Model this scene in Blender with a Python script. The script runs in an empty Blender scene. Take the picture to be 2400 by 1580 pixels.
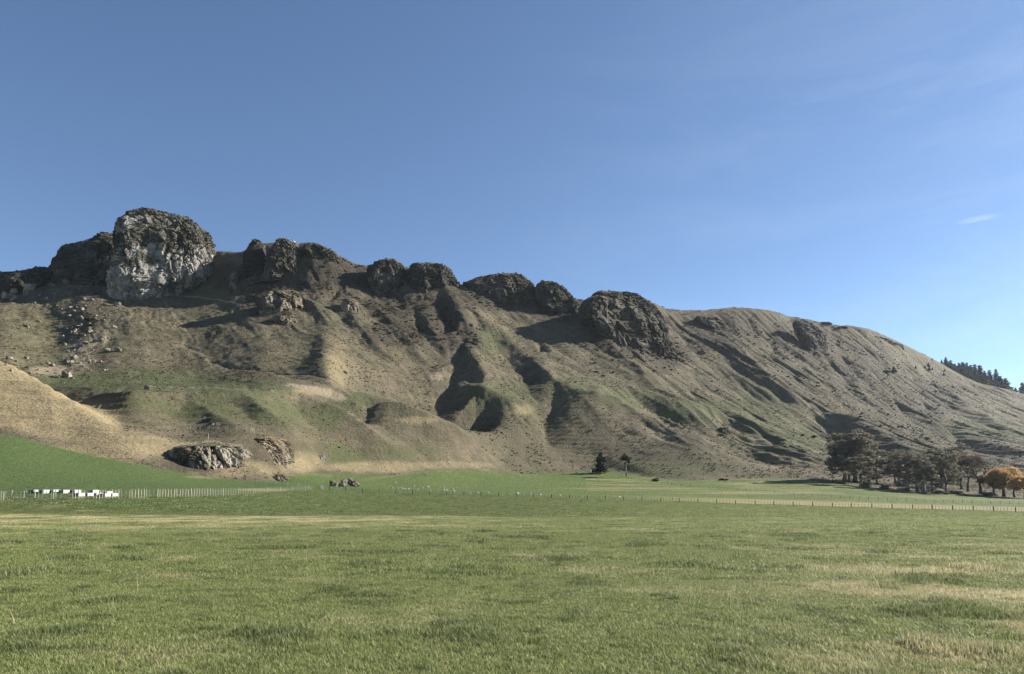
import bpy, math, random
import numpy as np
from mathutils import Vector, Matrix

# ------------------------------------------------------------------ scene, camera, sky, sun
scene = bpy.context.scene
COL = scene.collection
F = 1750.0                      # focal length in pixels of the 2400 px wide photograph
W0, H0 = 2400.0, 1580.0
PITCH = math.radians(3.0)
PY0 = 1172.0 - F * math.tan(PITCH)          # row of the optical axis
CAM_H = 1.6
CT, ST = math.cos(PITCH), math.sin(PITCH)

cam_d = bpy.data.cameras.new('camera')
cam = bpy.data.objects.new('camera', cam_d); COL.objects.link(cam)
cam_d.sensor_fit = 'HORIZONTAL'; cam_d.sensor_width = 36.0
cam_d.lens = 36.0 * F / W0
cam_d.shift_y = (PY0 - H0 / 2) / W0
cam_d.clip_start = 0.1; cam_d.clip_end = 20000
cam.location = (0, 0, CAM_H)
cam.rotation_euler = (math.pi / 2 + PITCH, 0, 0)
scene.camera = cam

SUN_EL, SUN_AZ = math.radians(27), math.radians(70)     # azimuth clockwise from the view direction
sdir = Vector((math.sin(SUN_AZ) * math.cos(SUN_EL), math.cos(SUN_AZ) * math.cos(SUN_EL), math.sin(SUN_EL)))
world = bpy.data.worlds.new('World'); scene.world = world; world.use_nodes = True
wn, wl = world.node_tree.nodes, world.node_tree.links
wn.clear()
w_out = wn.new('ShaderNodeOutputWorld'); w_bg = wn.new('ShaderNodeBackground')
sky = wn.new('ShaderNodeTexSky'); sky.sky_type = 'NISHITA'; sky.sun_disc = False
sky.sun_elevation = SUN_EL; sky.sun_rotation = SUN_AZ
sky.air_density = 0.75; sky.dust_density = 0.0; sky.ozone_density = 2.6; sky.altitude = 20
w_bg.inputs['Strength'].default_value = 0.062
# thin cirrus veil
tc = wn.new('ShaderNodeTexCoord'); mp = wn.new('ShaderNodeMapping')
mp.inputs['Rotation'].default_value = (0.0, math.radians(-18), math.radians(20))
mp.inputs['Scale'].default_value = (1.3, 2.0, 7.0)
nz = wn.new('ShaderNodeTexNoise'); nz.inputs['Scale'].default_value = 1.6; nz.inputs['Detail'].default_value = 7
nz.inputs['Roughness'].default_value = 0.62; nz.inputs['Distortion'].default_value = 0.6
rp = wn.new('ShaderNodeValToRGB'); rp.color_ramp.elements[0].position = 0.44; rp.color_ramp.elements[1].position = 0.85
ml = wn.new('ShaderNodeMath'); ml.operation = 'MULTIPLY'; ml.inputs[1].default_value = 0.15
mx = wn.new('ShaderNodeMix'); mx.data_type = 'RGBA'
mx.inputs['B'].default_value = (7.0, 7.4, 7.8, 1)
wl.new(tc.outputs['Generated'], mp.inputs['Vector']); wl.new(mp.outputs['Vector'], nz.inputs['Vector'])
wl.new(nz.outputs['Fac'], rp.inputs['Fac']); wl.new(rp.outputs['Color'], ml.inputs[0])
sx_ = wn.new('ShaderNodeSeparateXYZ'); wl.new(tc.outputs['Generated'], sx_.inputs[0])
mr = wn.new('ShaderNodeMapRange'); mr.interpolation_type = 'SMOOTHSTEP'; mr.inputs['From Min'].default_value = -0.1; mr.inputs['From Max'].default_value = 0.5
wl.new(sx_.outputs['X'], mr.inputs['Value']); m2 = wn.new('ShaderNodeMath'); m2.operation = 'MULTIPLY'
wl.new(mr.outputs[0], m2.inputs[0]); wl.new(ml.outputs[0], m2.inputs[1]); 
wd = Vector(((2292 - 1200) / F, CT - (PY0 - 513) / F * ST, ST + (PY0 - 513) / F * CT)).normalized()
wm = wn.new('ShaderNodeMapping'); wsc = (34.0, 34.0, 230.0); wm.inputs['Scale'].default_value = wsc
wm.inputs['Location'].default_value = tuple(-wd[i] * wsc[i] for i in range(3)); wl.new(tc.outputs['Generated'], wm.inputs['Vector'])
wv_ = wn.new('ShaderNodeVectorMath'); wv_.operation = 'LENGTH'; wl.new(wm.outputs[0], wv_.inputs[0])
wr_ = wn.new('ShaderNodeMapRange'); wr_.interpolation_type = 'SMOOTHSTEP'; wr_.inputs['From Min'].default_value = 1.0; wr_.inputs['From Max'].default_value = 0.1
wl.new(wv_.outputs['Value'], wr_.inputs['Value'])
nz2 = wn.new('ShaderNodeTexNoise'); nz2.inputs['Scale'].default_value = 2.2; nz2.inputs['Detail'].default_value = 6; wl.new(wm.outputs[0], nz2.inputs['Vector'])
wq = wn.new('ShaderNodeMath'); wq.operation = 'MULTIPLY'; wl.new(wr_.outputs[0], wq.inputs[0]); wl.new(nz2.outputs['Fac'], wq.inputs[1])
wq2 = wn.new('ShaderNodeMath'); wq2.operation = 'MULTIPLY_ADD'; wq2.inputs[1].default_value = 0.34; wl.new(wq.outputs[0], wq2.inputs[0]); wl.new(m2.outputs[0], wq2.inputs[2])
wl.new(wq2.outputs[0], mx.inputs['Factor']); wl.new(sky.outputs['Color'], mx.inputs['A'])
wl.new(mx.outputs['Result'], w_bg.inputs['Color']); wl.new(w_bg.outputs[0], w_out.inputs['Surface'])

sun_d = bpy.data.lights.new('sun', 'SUN'); sun = bpy.data.objects.new('sun', sun_d); COL.objects.link(sun)
sun_d.energy = 5.0; sun_d.angle = math.radians(0.5); sun_d.color = (1.0, 0.945, 0.86)
sun.rotation_euler = sdir.to_track_quat('Z', 'Y').to_euler()
vs = scene.view_settings
vs.view_transform = 'Standard'; vs.look = 'None'; vs.exposure = 1.42; vs.gamma = 1.0; vs.use_curve_mapping = False
scene.cycles.max_bounces = 5; scene.cycles.diffuse_bounces = 2; scene.cycles.glossy_bounces = 2
scene.cycles.transmission_bounces = 2; scene.cycles.volume_bounces = 0; scene.cycles.transparent_max_bounces = 4

# ------------------------------------------------------------------ helpers
def tag(o, label=None, cat=None, group=None, kind=None):
    if label: o['label'] = label
    if cat: o['category'] = cat
    if group: o['group'] = group
    if kind: o['kind'] = kind
    return o

def mesh_np(name, V, Fc, smooth=False):
    """mesh from an (n,3) array and an (m,3|4) index array, or a list of faces"""
    me = bpy.data.meshes.new(name)
    V = np.asarray(V, dtype=np.float32)
    if isinstance(Fc, np.ndarray):
        k = Fc.shape[1]; m = Fc.shape[0]
        me.vertices.add(len(V)); me.vertices.foreach_set('co', V.ravel())
        me.loops.add(m * k); me.loops.foreach_set('vertex_index', Fc.astype(np.int32).ravel())
        me.polygons.add(m); me.polygons.foreach_set('loop_start', np.arange(0, m * k, k, dtype=np.int32))
        me.update(calc_edges=True); me.validate()
    else:
        me.from_pydata(V.tolist(), [], [list(f) for f in Fc]); me.update()
    me.polygons.foreach_set('use_smooth', np.full(len(me.polygons), smooth, dtype=bool))
    return me

def link(name, me, mat=None, parent=None, loc=None):
    o = bpy.data.objects.new(name, me); COL.objects.link(o)
    if mat is not None and len(me.materials) == 0: me.materials.append(mat)
    if parent is not None: o.parent = parent
    if loc is not None: o.location = loc
    return o

def empty(name, loc, rz=0.0):
    o = bpy.data.objects.new(name, None); COL.objects.link(o)
    o.location = loc; o.rotation_euler = (0, 0, rz); o.empty_display_size = 0.3
    return o

def attr(me, name, arr):
    a = me.attributes.new(name, 'FLOAT', 'POINT'); a.data.foreach_set('value', np.asarray(arr, dtype=np.float32).ravel())

class MB:
    """collects simple solids into one mesh"""
    def __init__(s): s.v = []; s.f = []
    def add(s, V, Fc):
        n = len(s.v); s.v += [tuple(p) for p in V]; s.f += [tuple(i + n for i in f) for f in Fc]
    def box(s, x0, x1, y0, y1, z0, z1):
        V = [(x0,y0,z0),(x1,y0,z0),(x1,y1,z0),(x0,y1,z0),(x0,y0,z1),(x1,y0,z1),(x1,y1,z1),(x0,y1,z1)]
        s.add(V, [(0,3,2,1),(4,5,6,7),(0,1,5,4),(1,2,6,5),(2,3,7,6),(3,0,4,7)])
    def tube(s, pts, rad, n=6):
        pts = [Vector(p) for p in pts]; V = []; Fc = []
        for i, p in enumerate(pts):
            d = (pts[min(i+1, len(pts)-1)] - pts[max(i-1, 0)]).normalized()
            u = d.orthogonal().normalized() if abs(d.z) < 0.9 else d.cross(Vector((0,1,0))).normalized()
            w = d.cross(u)
            for k in range(n):
                a = 2 * math.pi * k / n
                V.append(p + (u * math.cos(a) + w * math.sin(a)) * rad[i])
        for i in range(len(pts)-1):
            for k in range(n):
                Fc.append((i*n+k, i*n+(k+1) % n, (i+1)*n+(k+1) % n, (i+1)*n+k))
        Fc.append(tuple(reversed(range(n)))); Fc.append(tuple(range((len(pts)-1)*n, len(pts)*n)))
        s.add(V, Fc)
    def mesh(s, name, smooth=False):
        return mesh_np(name, np.array([tuple(p) for p in s.v]), s.f, smooth)

# numpy gradient noise
_rs = np.random.RandomState(7)
_PERM = np.concatenate([_rs.permutation(256)] * 3)
_G3 = _rs.normal(size=(256, 3)); _G3 /= np.linalg.norm(_G3, axis=1)[:, None]
def perlin3(x, y, z):
    x, y, z = np.broadcast_arrays(x, y, z)
    xi = np.floor(x).astype(np.int64); yi = np.floor(y).astype(np.int64); zi = np.floor(z).astype(np.int64)
    xf, yf, zf = x - xi, y - yi, z - zi
    u = xf*xf*xf*(xf*(xf*6-15)+10); v = yf*yf*yf*(yf*(yf*6-15)+10); w = zf*zf*zf*(zf*(zf*6-15)+10)
    def g(dx, dy, dz):
        h = _PERM[(_PERM[(_PERM[(xi+dx) & 255] + yi + dy) & 255] + zi + dz) & 255]
        G = _G3[h]
        return G[..., 0]*(xf-dx) + G[..., 1]*(yf-dy) + G[..., 2]*(zf-dz)
    def lp(a, b, t): return a + t*(b-a)
    return 1.5 * lp(lp(lp(g(0,0,0), g(1,0,0), u), lp(g(0,1,0), g(1,1,0), u), v),
                    lp(lp(g(0,0,1), g(1,0,1), u), lp(g(0,1,1), g(1,1,1), u), v), w)
def perlin2(x, y, s=0.0):
    xi = np.floor(x).astype(np.int64); yi = np.floor(y).astype(np.int64)
    xf, yf = x - xi, y - yi; si = int(s * 37) & 255
    u = xf*xf*xf*(xf*(xf*6-15)+10); v = yf*yf*yf*(yf*(yf*6-15)+10)
    def g(dx, dy):
        h = _PERM[(_PERM[(_PERM[(xi+dx) & 255] + yi + dy) & 255] + si) & 255]
        G = _G3[h]; return G[..., 0]*(xf-dx) + G[..., 1]*(yf-dy)
    a = g(0,0); a = a + u*(g(1,0)-a); b = g(0,1); b = b + u*(g(1,1)-b)
    return 1.6 * (a + v*(b-a))
def fbm2(x, y, s=0.0, octv=4, gain=0.5):
    r = 0; a = 1.0; t = 0
    for o in range(octv):
        r = r + a * perlin2(x * 2.03**o, y * 2.03**o, s + o*1.7); t += a; a *= gain
    return r / t
def sstep(a, b, x):
    t = np.clip((x - a) / (b - a), 0, 1); return t*t*(3-2*t)

def pix2ray(px, py):
    xr = (np.asarray(px, float) - 1200) / F; yr = (PY0 - np.asarray(py, float)) / F
    return xr, CT - yr*ST, ST + yr*CT
def P(px, py, D):
    """world point seen at a photograph pixel, D metres in front of the camera (along the ground)"""
    x, y, z = pix2ray(px, py); return x/y*D, D, CAM_H + z/y*D
def project(X, Y, Z):
    dz = Z - CAM_H; yc = -ST*Y + CT*dz; zc = np.maximum(CT*Y + ST*dz, 0.01)
    return 1200 + F*X/zc, PY0 - F*yc/zc

# ------------------------------------------------------------------ materials
def nmat(name):
    m = bpy.data.materials.new(name); m.use_nodes = True
    n = m.node_tree.nodes; n.clear()
    out = n.new('ShaderNodeOutputMaterial'); b = n.new('ShaderNodeBsdfPrincipled')
    m.node_tree.links.new(b.outputs[0], out.inputs['Surface'])
    b.inputs['Roughness'].default_value = 0.9; b.inputs['Specular IOR Level'].default_value = 0.15
    return m, m.node_tree, b
class NT:
    def __init__(s, t): s.t = t
    def lk(s, a, b): s.t.links.new(a, b)
    def new(s, k): return s.t.nodes.new(k)
    def pos(s):
        if not hasattr(s, '_p'): s._p = s.new('ShaderNodeNewGeometry')
        return s._p.outputs['Position']
    def nrmz(s):
        s.pos(); x = s.new('ShaderNodeSeparateXYZ'); s.lk(s._p.outputs['True Normal'], x.inputs[0]); return x.outputs['Z']
    def attr(s, name, typ='GEOMETRY'):
        a = s.new('ShaderNodeAttribute'); a.attribute_name = name; a.attribute_type = typ; return a.outputs['Fac']
    def map(s, scale, rot=(0,0,0), src=None):
        m = s.new('ShaderNodeMapping'); m.inputs['Scale'].default_value = scale; m.inputs['Rotation'].default_value = rot
        s.lk(src if src is not None else s.pos(), m.inputs['Vector']); return m.outputs[0]
    def noise(s, vec, scale, detail=4, rough=0.55, dist=0.0):
        n = s.new('ShaderNodeTexNoise'); n.inputs['Scale'].default_value = scale; n.inputs['Detail'].default_value = detail
        n.inputs['Roughness'].default_value = rough; n.inputs['Distortion'].default_value = dist
        s.lk(vec, n.inputs['Vector']); return n.outputs['Fac']
    def ramp(s, fac, lo, hi, v0=0.0, v1=1.0):
        m = s.new('ShaderNodeMapRange'); m.interpolation_type = 'SMOOTHSTEP'
        m.inputs['From Min'].default_value = lo; m.inputs['From Max'].default_value = hi
        m.inputs['To Min'].default_value = v0; m.inputs['To Max'].default_value = v1
        s.lk(fac, m.inputs['Value']); return m.outputs[0]
    def math(s, op, a, b=0.0):
        m = s.new('ShaderNodeMath'); m.operation = op
        for i, v in enumerate((a, b)):
            if isinstance(v, (int, float)): m.inputs[i].default_value = v
            else: s.lk(v, m.inputs[i])
        return m.outputs[0]
    def mix(s, fac, a, b, mode='MIX'):
        m = s.new('ShaderNodeMix'); m.data_type = 'RGBA'; m.blend_type = mode
        for k, v in (('Factor', fac), ('A', a), ('B', b)):
            if isinstance(v, (int, float)): m.inputs[k].default_value = v
            elif isinstance(v, tuple): m.inputs[k].default_value = (*v, 1)
            else: s.lk(v, m.inputs[k])
        return m.outputs['Result']
    def bump(s, h, dist, strength=1.0, nrm=None):
        b = s.new('ShaderNodeBump'); b.inputs['Distance'].default_value = dist; b.inputs['Strength'].default_value = strength
        s.lk(h, b.inputs['Height'])
        if nrm is not None: s.lk(nrm, b.inputs['Normal'])
        return b.outputs[0]

def terrain_material():
    m, t, b = nmat('terrain'); N = NT(t); p = N.pos()
    a_field, a_green, a_gold, a_scrub, a_bare, a_dry = [N.attr(k) for k in ('field', 'green', 'gold', 'scrub', 'bare', 'dry')]
    fine = N.noise(p, 0.9, 4, 0.7)                       # clumps of about a metre
    mid = N.noise(p, 0.09, 5, 0.6)
    big = N.noise(p, 0.014, 4, 0.55)
    streak = N.noise(N.map((0.05, 0.05, 0.9)), 1.0, 4, 0.65, 0.4)     # sheep tracks along the contour
    c = N.mix(N.ramp(big, 0.38, 0.64), (0.120, 0.101, 0.062), (0.165, 0.133, 0.088))
    c = N.mix(N.ramp(mid, 0.36, 0.66, 0, 0.85), c, (0.080, 0.075, 0.044))
    c = N.mix(N.math('MULTIPLY', a_green, N.ramp(mid, 0.25, 0.6, 1.0, 0.55)), c, (0.066, 0.090, 0.028))
    c = N.mix(N.math('MULTIPLY', a_gold, N.ramp(mid, 0.3, 0.7, 1.0, 0.6)), c, (0.340, 0.268, 0.150))
    c = N.mix(N.math('MULTIPLY', a_scrub, N.ramp(N.noise(p, 0.22, 4, 0.7), 0.22, 0.52)), c, (0.050, 0.040, 0.030))
    c = N.mix(N.ramp(fine, 0.30, 0.62, 0.38, 0.0), c, (0.045, 0.043, 0.022))
    c = N.mix(N.ramp(streak, 0.52, 0.70, 0.0, 0.35), c, (0.085, 0.075, 0.040))
    c = N.mix(a_bare, c, (0.30, 0.245, 0.17))
    # pasture
    g1 = N.noise(N.map((0.5, 0.35, 0.5)), 1.0, 5, 0.65)
    g2 = N.noise(N.map((0.035, 0.06, 0.05)), 1.0, 4, 0.55)
    f = N.mix(N.ramp(g2, 0.35, 0.65), (0.128, 0.160, 0.044), (0.168, 0.192, 0.060))
    g3 = N.noise(N.map((1.6, 0.9, 1.0)), 1.0, 4, 0.7)
    f = N.mix(N.ramp(g1, 0.40, 0.60, 0.75, 0.0), f, (0.060, 0.090, 0.024))
    f = N.mix(N.ramp(g3, 0.38, 0.56, 0.7, 0.0), f, (0.052, 0.080, 0.020))
    f = N.mix(N.math('MULTIPLY', N.attr('lush'), 0.8), f, (0.064, 0.098, 0.030))
    f = N.mix(a_dry, f, (0.30, 0.26, 0.135))
    c = N.mix(a_field, c, f)
    N.lk(c, b.inputs['Base Color'])
    hfine = N.noise(p, 0.55, 6, 0.72)
    h = N.math('ADD', hfine, N.math('MULTIPLY', streak, 0.55))
    bm = N.bump(h, 1.9, 0.85)
    N.lk(bm, b.inputs['Normal'])
    return m

def rock_material(name, pale, dark, veg, vegamt, moss=(0.036, 0.036, 0.022), grass=(0.160, 0.130, 0.075), gz0=0.55):
    m, t, b = nmat(name); N = NT(t); p = N.pos()
    v = N.map((0.16, 0.16, 0.05))
    n1 = N.noise(v, 1.0, 6, 0.65, 0.5); n2 = N.noise(p, 0.5, 5, 0.7); n3 = N.noise(p, 0.045, 5, 0.62)
    c = N.mix(N.ramp(n1, 0.36, 0.62), dark, pale)
    c = N.mix(N.ramp(n2, 0.34, 0.60, 0.75, 0.0), c, dark)
    wv = N.noise(N.map((0.9, 0.9, 0.16)), 1.0, 4, 0.6)
    c = N.mix(N.ramp(wv, 0.56, 0.70, 0.0, 0.6), c, (0.05, 0.048, 0.045))
    a = N.math('ADD', n3, N.math('MULTIPLY', N.attr('veg'), 0.30))
    c = N.mix(N.math('MULTIPLY', N.ramp(a, vegamt, vegamt + 0.10), N.ramp(n2, 0.30, 0.55)), c, moss)
    c = N.mix(N.ramp(N.nrmz(), gz0, gz0 + 0.24), c, N.mix(N.ramp(n2, 0.35, 0.6), moss, grass))
    N.lk(c, b.inputs['Base Color'])
    h = N.math('ADD', N.math('MULTIPLY', n2, 1.0), N.math('MULTIPLY', wv, 0.8))
    N.lk(N.bump(h, 1.6, 0.9), b.inputs['Normal'])
    return m

def simple(name, col, rough=0.8, var=0.0, scale=3.0, spec=0.2):
    m, t, b = nmat(name); N = NT(t)
    b.inputs['Roughness'].default_value = rough; b.inputs['Specular IOR Level'].default_value = spec
    tcn = N.new('ShaderNodeTexCoord')
    n = N.noise(tcn.outputs['Object'], scale, 5, 0.65)
    lo = tuple(x * (1 - var) for x in col)
    N.lk(N.mix(N.ramp(n, 0.32, 0.68), lo, col), b.inputs['Base Color'])
    N.lk(N.bump(n, 0.02, 0.4), b.inputs['Normal'])
    return m

def leaf_material(name, c0, c1, trans=0.35, rough=0.55, scale=0.6):
    m, t, b = nmat(name); N = NT(t)
    b.inputs['Roughness'].default_value = rough; b.inputs['Specular IOR Level'].default_value = 0.05
    n = N.noise(N.pos(), scale, 4, 0.7)
    c = N.mix(N.ramp(n, 0.35, 0.65), c0, c1)
    N.lk(c, b.inputs['Base Color'])
    tr = N.new('ShaderNodeBsdfTranslucent'); N.lk(c, tr.inputs['Color'])
    mxs = N.new('ShaderNodeMixShader'); mxs.inputs[0].default_value = trans
    N.lk(b.outputs[0], mxs.inputs[1]); N.lk(tr.outputs[0], mxs.inputs[2])
    out = [x for x in t.nodes if x.type == 'OUTPUT_MATERIAL'][0]
    N.lk(mxs.outputs[0], out.inputs['Surface'])
    return m

def grass_material(name, green0, green1, dark, dry, trans=0.38):
    m, t, b = nmat(name); N = NT(t)
    b.inputs['Roughness'].default_value = 0.48; b.inputs['Specular IOR Level'].default_value = 0.18
    d = N.attr('dry', 'INSTANCER'); tone = N.attr('tone', 'INSTANCER')
    oi = N.new('ShaderNodeObjectInfo')
    c = N.mix(oi.outputs['Random'], green0, green1)
    c = N.mix(tone, c, dark)
    c = N.mix(d, c, dry)
    hv = N.attr('hue'); c = N.mix(N.ramp(hv, 0.75, 1.0, 0.0, 0.5), c, dry)
    c = N.mix(N.ramp(hv, 0.0, 0.5, 0.85, 0.0), c, (0.25, 0.25, 0.25), 'MULTIPLY')
    N.lk(c, b.inputs['Base Color'])
    tr = N.new('ShaderNodeBsdfTranslucent'); N.lk(c, tr.inputs['Color'])
    mxs = N.new('ShaderNodeMixShader'); mxs.inputs[0].default_value = trans
    N.lk(b.outputs[0], mxs.inputs[1]); N.lk(tr.outputs[0], mxs.inputs[2])
    out = [x for x in t.nodes if x.type == 'OUTPUT_MATERIAL'][0]
    N.lk(mxs.outputs[0], out.inputs['Surface'])
    return m

M_TERRAIN = terrain_material()
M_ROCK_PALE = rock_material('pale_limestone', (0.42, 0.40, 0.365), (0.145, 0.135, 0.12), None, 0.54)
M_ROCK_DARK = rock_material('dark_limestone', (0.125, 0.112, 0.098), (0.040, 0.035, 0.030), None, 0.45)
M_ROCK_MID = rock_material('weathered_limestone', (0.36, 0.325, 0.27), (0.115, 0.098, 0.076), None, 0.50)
M_ROCK_DARKMID = rock_material('brown_limestone', (0.27, 0.235, 0.185), (0.085, 0.070, 0.054), None, 0.50, grass=(0.30, 0.225, 0.105), gz0=0.68)
M_POST = simple('grey_timber', (0.44, 0.40, 0.31), 0.85, 0.4, 6)
M_POSTDARK = simple('dark_timber', (0.10, 0.085, 0.065), 0.85, 0.4, 6)
M_WIRE = simple('fence_wire', (0.30, 0.30, 0.30), 0.4, 0.2, 6, 0.5)
M_WHITE = simple('white_paint', (0.80, 0.80, 0.78), 0.5, 0.12, 5, 0.4)
M_HIVE = simple('hive_paint', (0.62, 0.62, 0.60), 0.6, 0.2, 5, 0.3)
M_NAVY = simple('dark_navy', (0.020, 0.032, 0.052), 0.5, 0.3, 5, 0.4)
M_GREYLID = simple('galvanised_lid', (0.42, 0.44, 0.46), 0.45, 0.2, 5, 0.5)
M_WOOL = simple('wool', (0.60, 0.56, 0.46), 0.95, 0.25, 9, 0.05)
M_GUMBARK = simple('gum_bark', (0.30, 0.27, 0.235), 0.85, 0.8, 0.8)
M_BARK = simple('dark_bark', (0.075, 0.062, 0.050), 0.9, 0.4, 2.0)
M_GUMLEAF = leaf_material('gum_leaf', (0.120, 0.112, 0.082), (0.225, 0.205, 0.150))
M_PINELEAF = leaf_material('pine_needle', (0.014, 0.022, 0.013), (0.034, 0.044, 0.022), 0.1)
M_AUTUMN = leaf_material('autumn_leaf', (0.34, 0.210, 0.090), (0.56, 0.370, 0.165), 0.5)
M_AUTUMN2 = leaf_material('russet_leaf', (0.13, 0.080, 0.050), (0.21, 0.125, 0.070), 0.3)
M_BUSH = leaf_material('bush_leaf', (0.024, 0.030, 0.014), (0.052, 0.056, 0.026), 0.15)
M_SCRUB = leaf_material('scrub_leaf', (0.040, 0.036, 0.025), (0.095, 0.080, 0.056), 0.15, 0.8, 0.05)
M_GRASS = grass_material('grass_blade', (0.190, 0.245, 0.066), (0.270, 0.310, 0.104), (0.080, 0.126, 0.034), (0.560, 0.490, 0.280))
M_TUSSOCK = grass_material('tussock_blade', (0.132, 0.111, 0.068), (0.200, 0.160, 0.106), (0.066, 0.062, 0.036), (0.37, 0.295, 0.165), 0.2)

# ------------------------------------------------------------------ the lie of the land
# landmarks of the ground along sight columns: (metres out, photograph row)   values under 440 are heights in metres
PXC = [-300, 0, 150, 300, 450, 600, 750, 900, 1050, 1200, 1400, 1600, 1800, 2000, 2200, 2400, 2700]
LM = [
 [(10, 0.0)] * 17,
 [(62, 0.1)] * 9 + [(62, 0.0)] * 8,
 [(73, .2), (74, .3), (75, .3), (76, .2), (77, .1), (80, 0), (90, -.1), (95, -.2), (95, -.3), (95, -.3), (95, -.3), (95, -.3), (95, -.4), (95, -.4), (95, -.5), (95, -.5), (95, -.5)],
 [(80, 1.8), (87, 1174), (90, 1171), (97, 1168), (106, 1164), (135, 1158), (205, 1150), (229, 1157), (240, 1160), (250, 1164), (257, 1170), (252, 1176), (240, 1183), (222, 1189), (210, 1194), (200, 1200), (185, 1206)],
 [(240, 985), (250, 1018), (250, 1053), (245, 1084), (255, 1112), (262, 1127), (330, 1113), (365, 1117), (420, 1106), (470, 1113), (520, 1110), (470, 1129), (480, 1125), (430, 1140), (400, 1160), (390, 1168), (380, 1170)],
 [(350, 740), (330, 850), (300, 930), (275, 1012), (285, 1045), (300, 1050), (375, 1030), (400, 1060), (435, 1070), (495, 1085), (545, 1085), (520, 1105), (540, 1105), (520, 1122), (500, 1140), (500, 1150), (500, 1155)],
 [(410, 80.), (385, 52.), (345, 45.), (305, 990), (330, 1008), (335, 1015), (405, 990), (430, 1000), (450, 1030), (520, 1060), (575, 1040), (570, 1065), (600, 1070), (600, 1090), (600, 1108), (610, 1120), (620, 1130)],
 [(450, 92.), (430, 62.), (402, 922), (352, 926), (370, 938), (378, 945), (438, 940), (465, 951), (470, 1012), (550, 1020), (610, 990), (620, 1025), (660, 1035), (690, 1050), (700, 1075), (720, 1090), (740, 1105)],
 [(500, 112.), (490, 846), (480, 893), (470, 896), (490, 900), (482, 893), (500, 898), (502, 41.), (510, 24.), (580, 985), (650, 935), (680, 975), (730, 990), (780, 1005), (800, 1040), (830, 1058), (860, 1085)],
 [(600, 150.), (570, 800), (575, 845), (560, 848), (575, 855), (570, 838), (590, 838), (575, 918), (575, 965), (640, 920), (720, 870), (760, 910), (820, 925), (880, 950), (920, 995), (960, 1020), (1000, 1060)],
 [(720, 195.), (700, 735), (690, 770), (680, 765), (690, 770), (680, 760), (680, 770), (690, 800), (680, 830), (740, 830), (800, 805), (860, 835), (920, 855), (1000, 880), (1060, 940), (1100, 985), (1150, 1035)],
 [(850, 660), (840, 690), (830, 688), (850, 690), (850, 690), (800, 690), (790, 690), (830, 700), (830, 710), (860, 725), (880, 755), (950, 775), (1030, 790), (1120, 815), (1200, 890), (1240, 950), (1300, 1010)],
]
CREST_D = [930, 910, 930, 930, 930, 900, 900, 895, 890, 905, 960, 1030, 1130, 1230, 1310, 1350, 1400]
CREST = [(-300,632),(0,652),(110,640),(250,640),(300,612),(480,596),(500,590),(513,588),(525,590),(565,591),(585,584),(600,576),(620,571),(640,570),(660,566),(690,568),(700,573),(715,570),(735,570),(755,576),(775,586),(795,600),(830,618),(850,622),(868,624),(890,619),(915,617),(930,624),(945,625),(960,627),(1000,626),(1040,634),(1062,658),(1078,668),(1100,668),(1140,655),(1200,650),(1230,662),(1250,672),(1265,671),(1300,672),(1330,694),(1350,700),(1372,702),(1400,692),(1440,690),(1500,696),(1540,714),(1560,723),(1600,728),(1650,727),(1700,722),(1720,721),(1760,723),(1800,728),(1840,737),(1865,745),(1890,750),(1925,756),(1950,763),(1985,763),(2030,770),(2060,781),(2100,799),(2150,823),(2180,838),(2210,855),(2240,873),(2290,897),(2330,907),(2360,913),(2400,924),(2700,1000)]

def pchip(xk, yk, x):
    """monotone cubic through knots, per column: xk, yk (K,C), x (R,) -> (R,C)"""
    h = np.diff(xk, axis=0); dl = np.diff(yk, axis=0) / h
    d = np.zeros_like(yk)
    w1 = 2*h[1:] + h[:-1]; w2 = h[1:] + 2*h[:-1]
    ok = dl[:-1] * dl[1:] > 0
    with np.errstate(divide='ignore', invalid='ignore'):
        hm = (w1 + w2) / (w1/dl[:-1] + w2/dl[1:])
    d[1:-1] = np.where(ok, hm, 0); d[0] = dl[0]; d[-1] = dl[-1]
    out = np.zeros((len(x), xk.shape[1]))
    K = xk.shape[0]
    X = x[:, None]
    idx = np.zeros(out.shape, int)
    for k in range(1, K-1): idx += (X >= xk[k][None, :])
    C = np.arange(xk.shape[1])[None, :].repeat(len(x), 0)
    x0 = xk[idx, C]; x1 = xk[idx+1, C]; y0 = yk[idx, C]; y1 = yk[idx+1, C]; d0 = d[idx, C]; d1 = d[idx+1, C]
    H = x1 - x0; t = np.clip((X - x0) / H, 0, 1)
    out = (y0*(1+2*t)*(1-t)**2 + H*d0*t*(1-t)**2 + y1*t*t*(3-2*t) + H*d1*t*t*(t-1))
    return out

def smooth_interp(qk, vk, q):
    """smooth (catmull-like monotone) interpolation over q"""
    return pchip(np.asarray(qk, float)[:, None], np.asarray(vk, float)[:, None], np.clip(q, qk[0], qk[-1]))[:, 0]

# grid: x = s * (y + 25), rows in y
SC = np.concatenate([np.linspace(-1.25, -0.80, 30)[:-1], np.linspace(-0.80, 0.80, 1120), np.linspace(0.80, 1.15, 24)[1:]])
RD = np.concatenate([np.linspace(-20, 8, 15)[:-1], np.linspace(8, 70, 63)[:-1], np.linspace(70, 240, 110)[:-1],
                     np.linspace(240, 960, 520)[:-1], np.linspace(960, 1400, 200)[:-1], np.linspace(1400, 1750, 24)])
GX = SC[None, :] * (RD[:, None] + 25.0); GY = np.repeat(RD[:, None], len(SC), 1)

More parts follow.
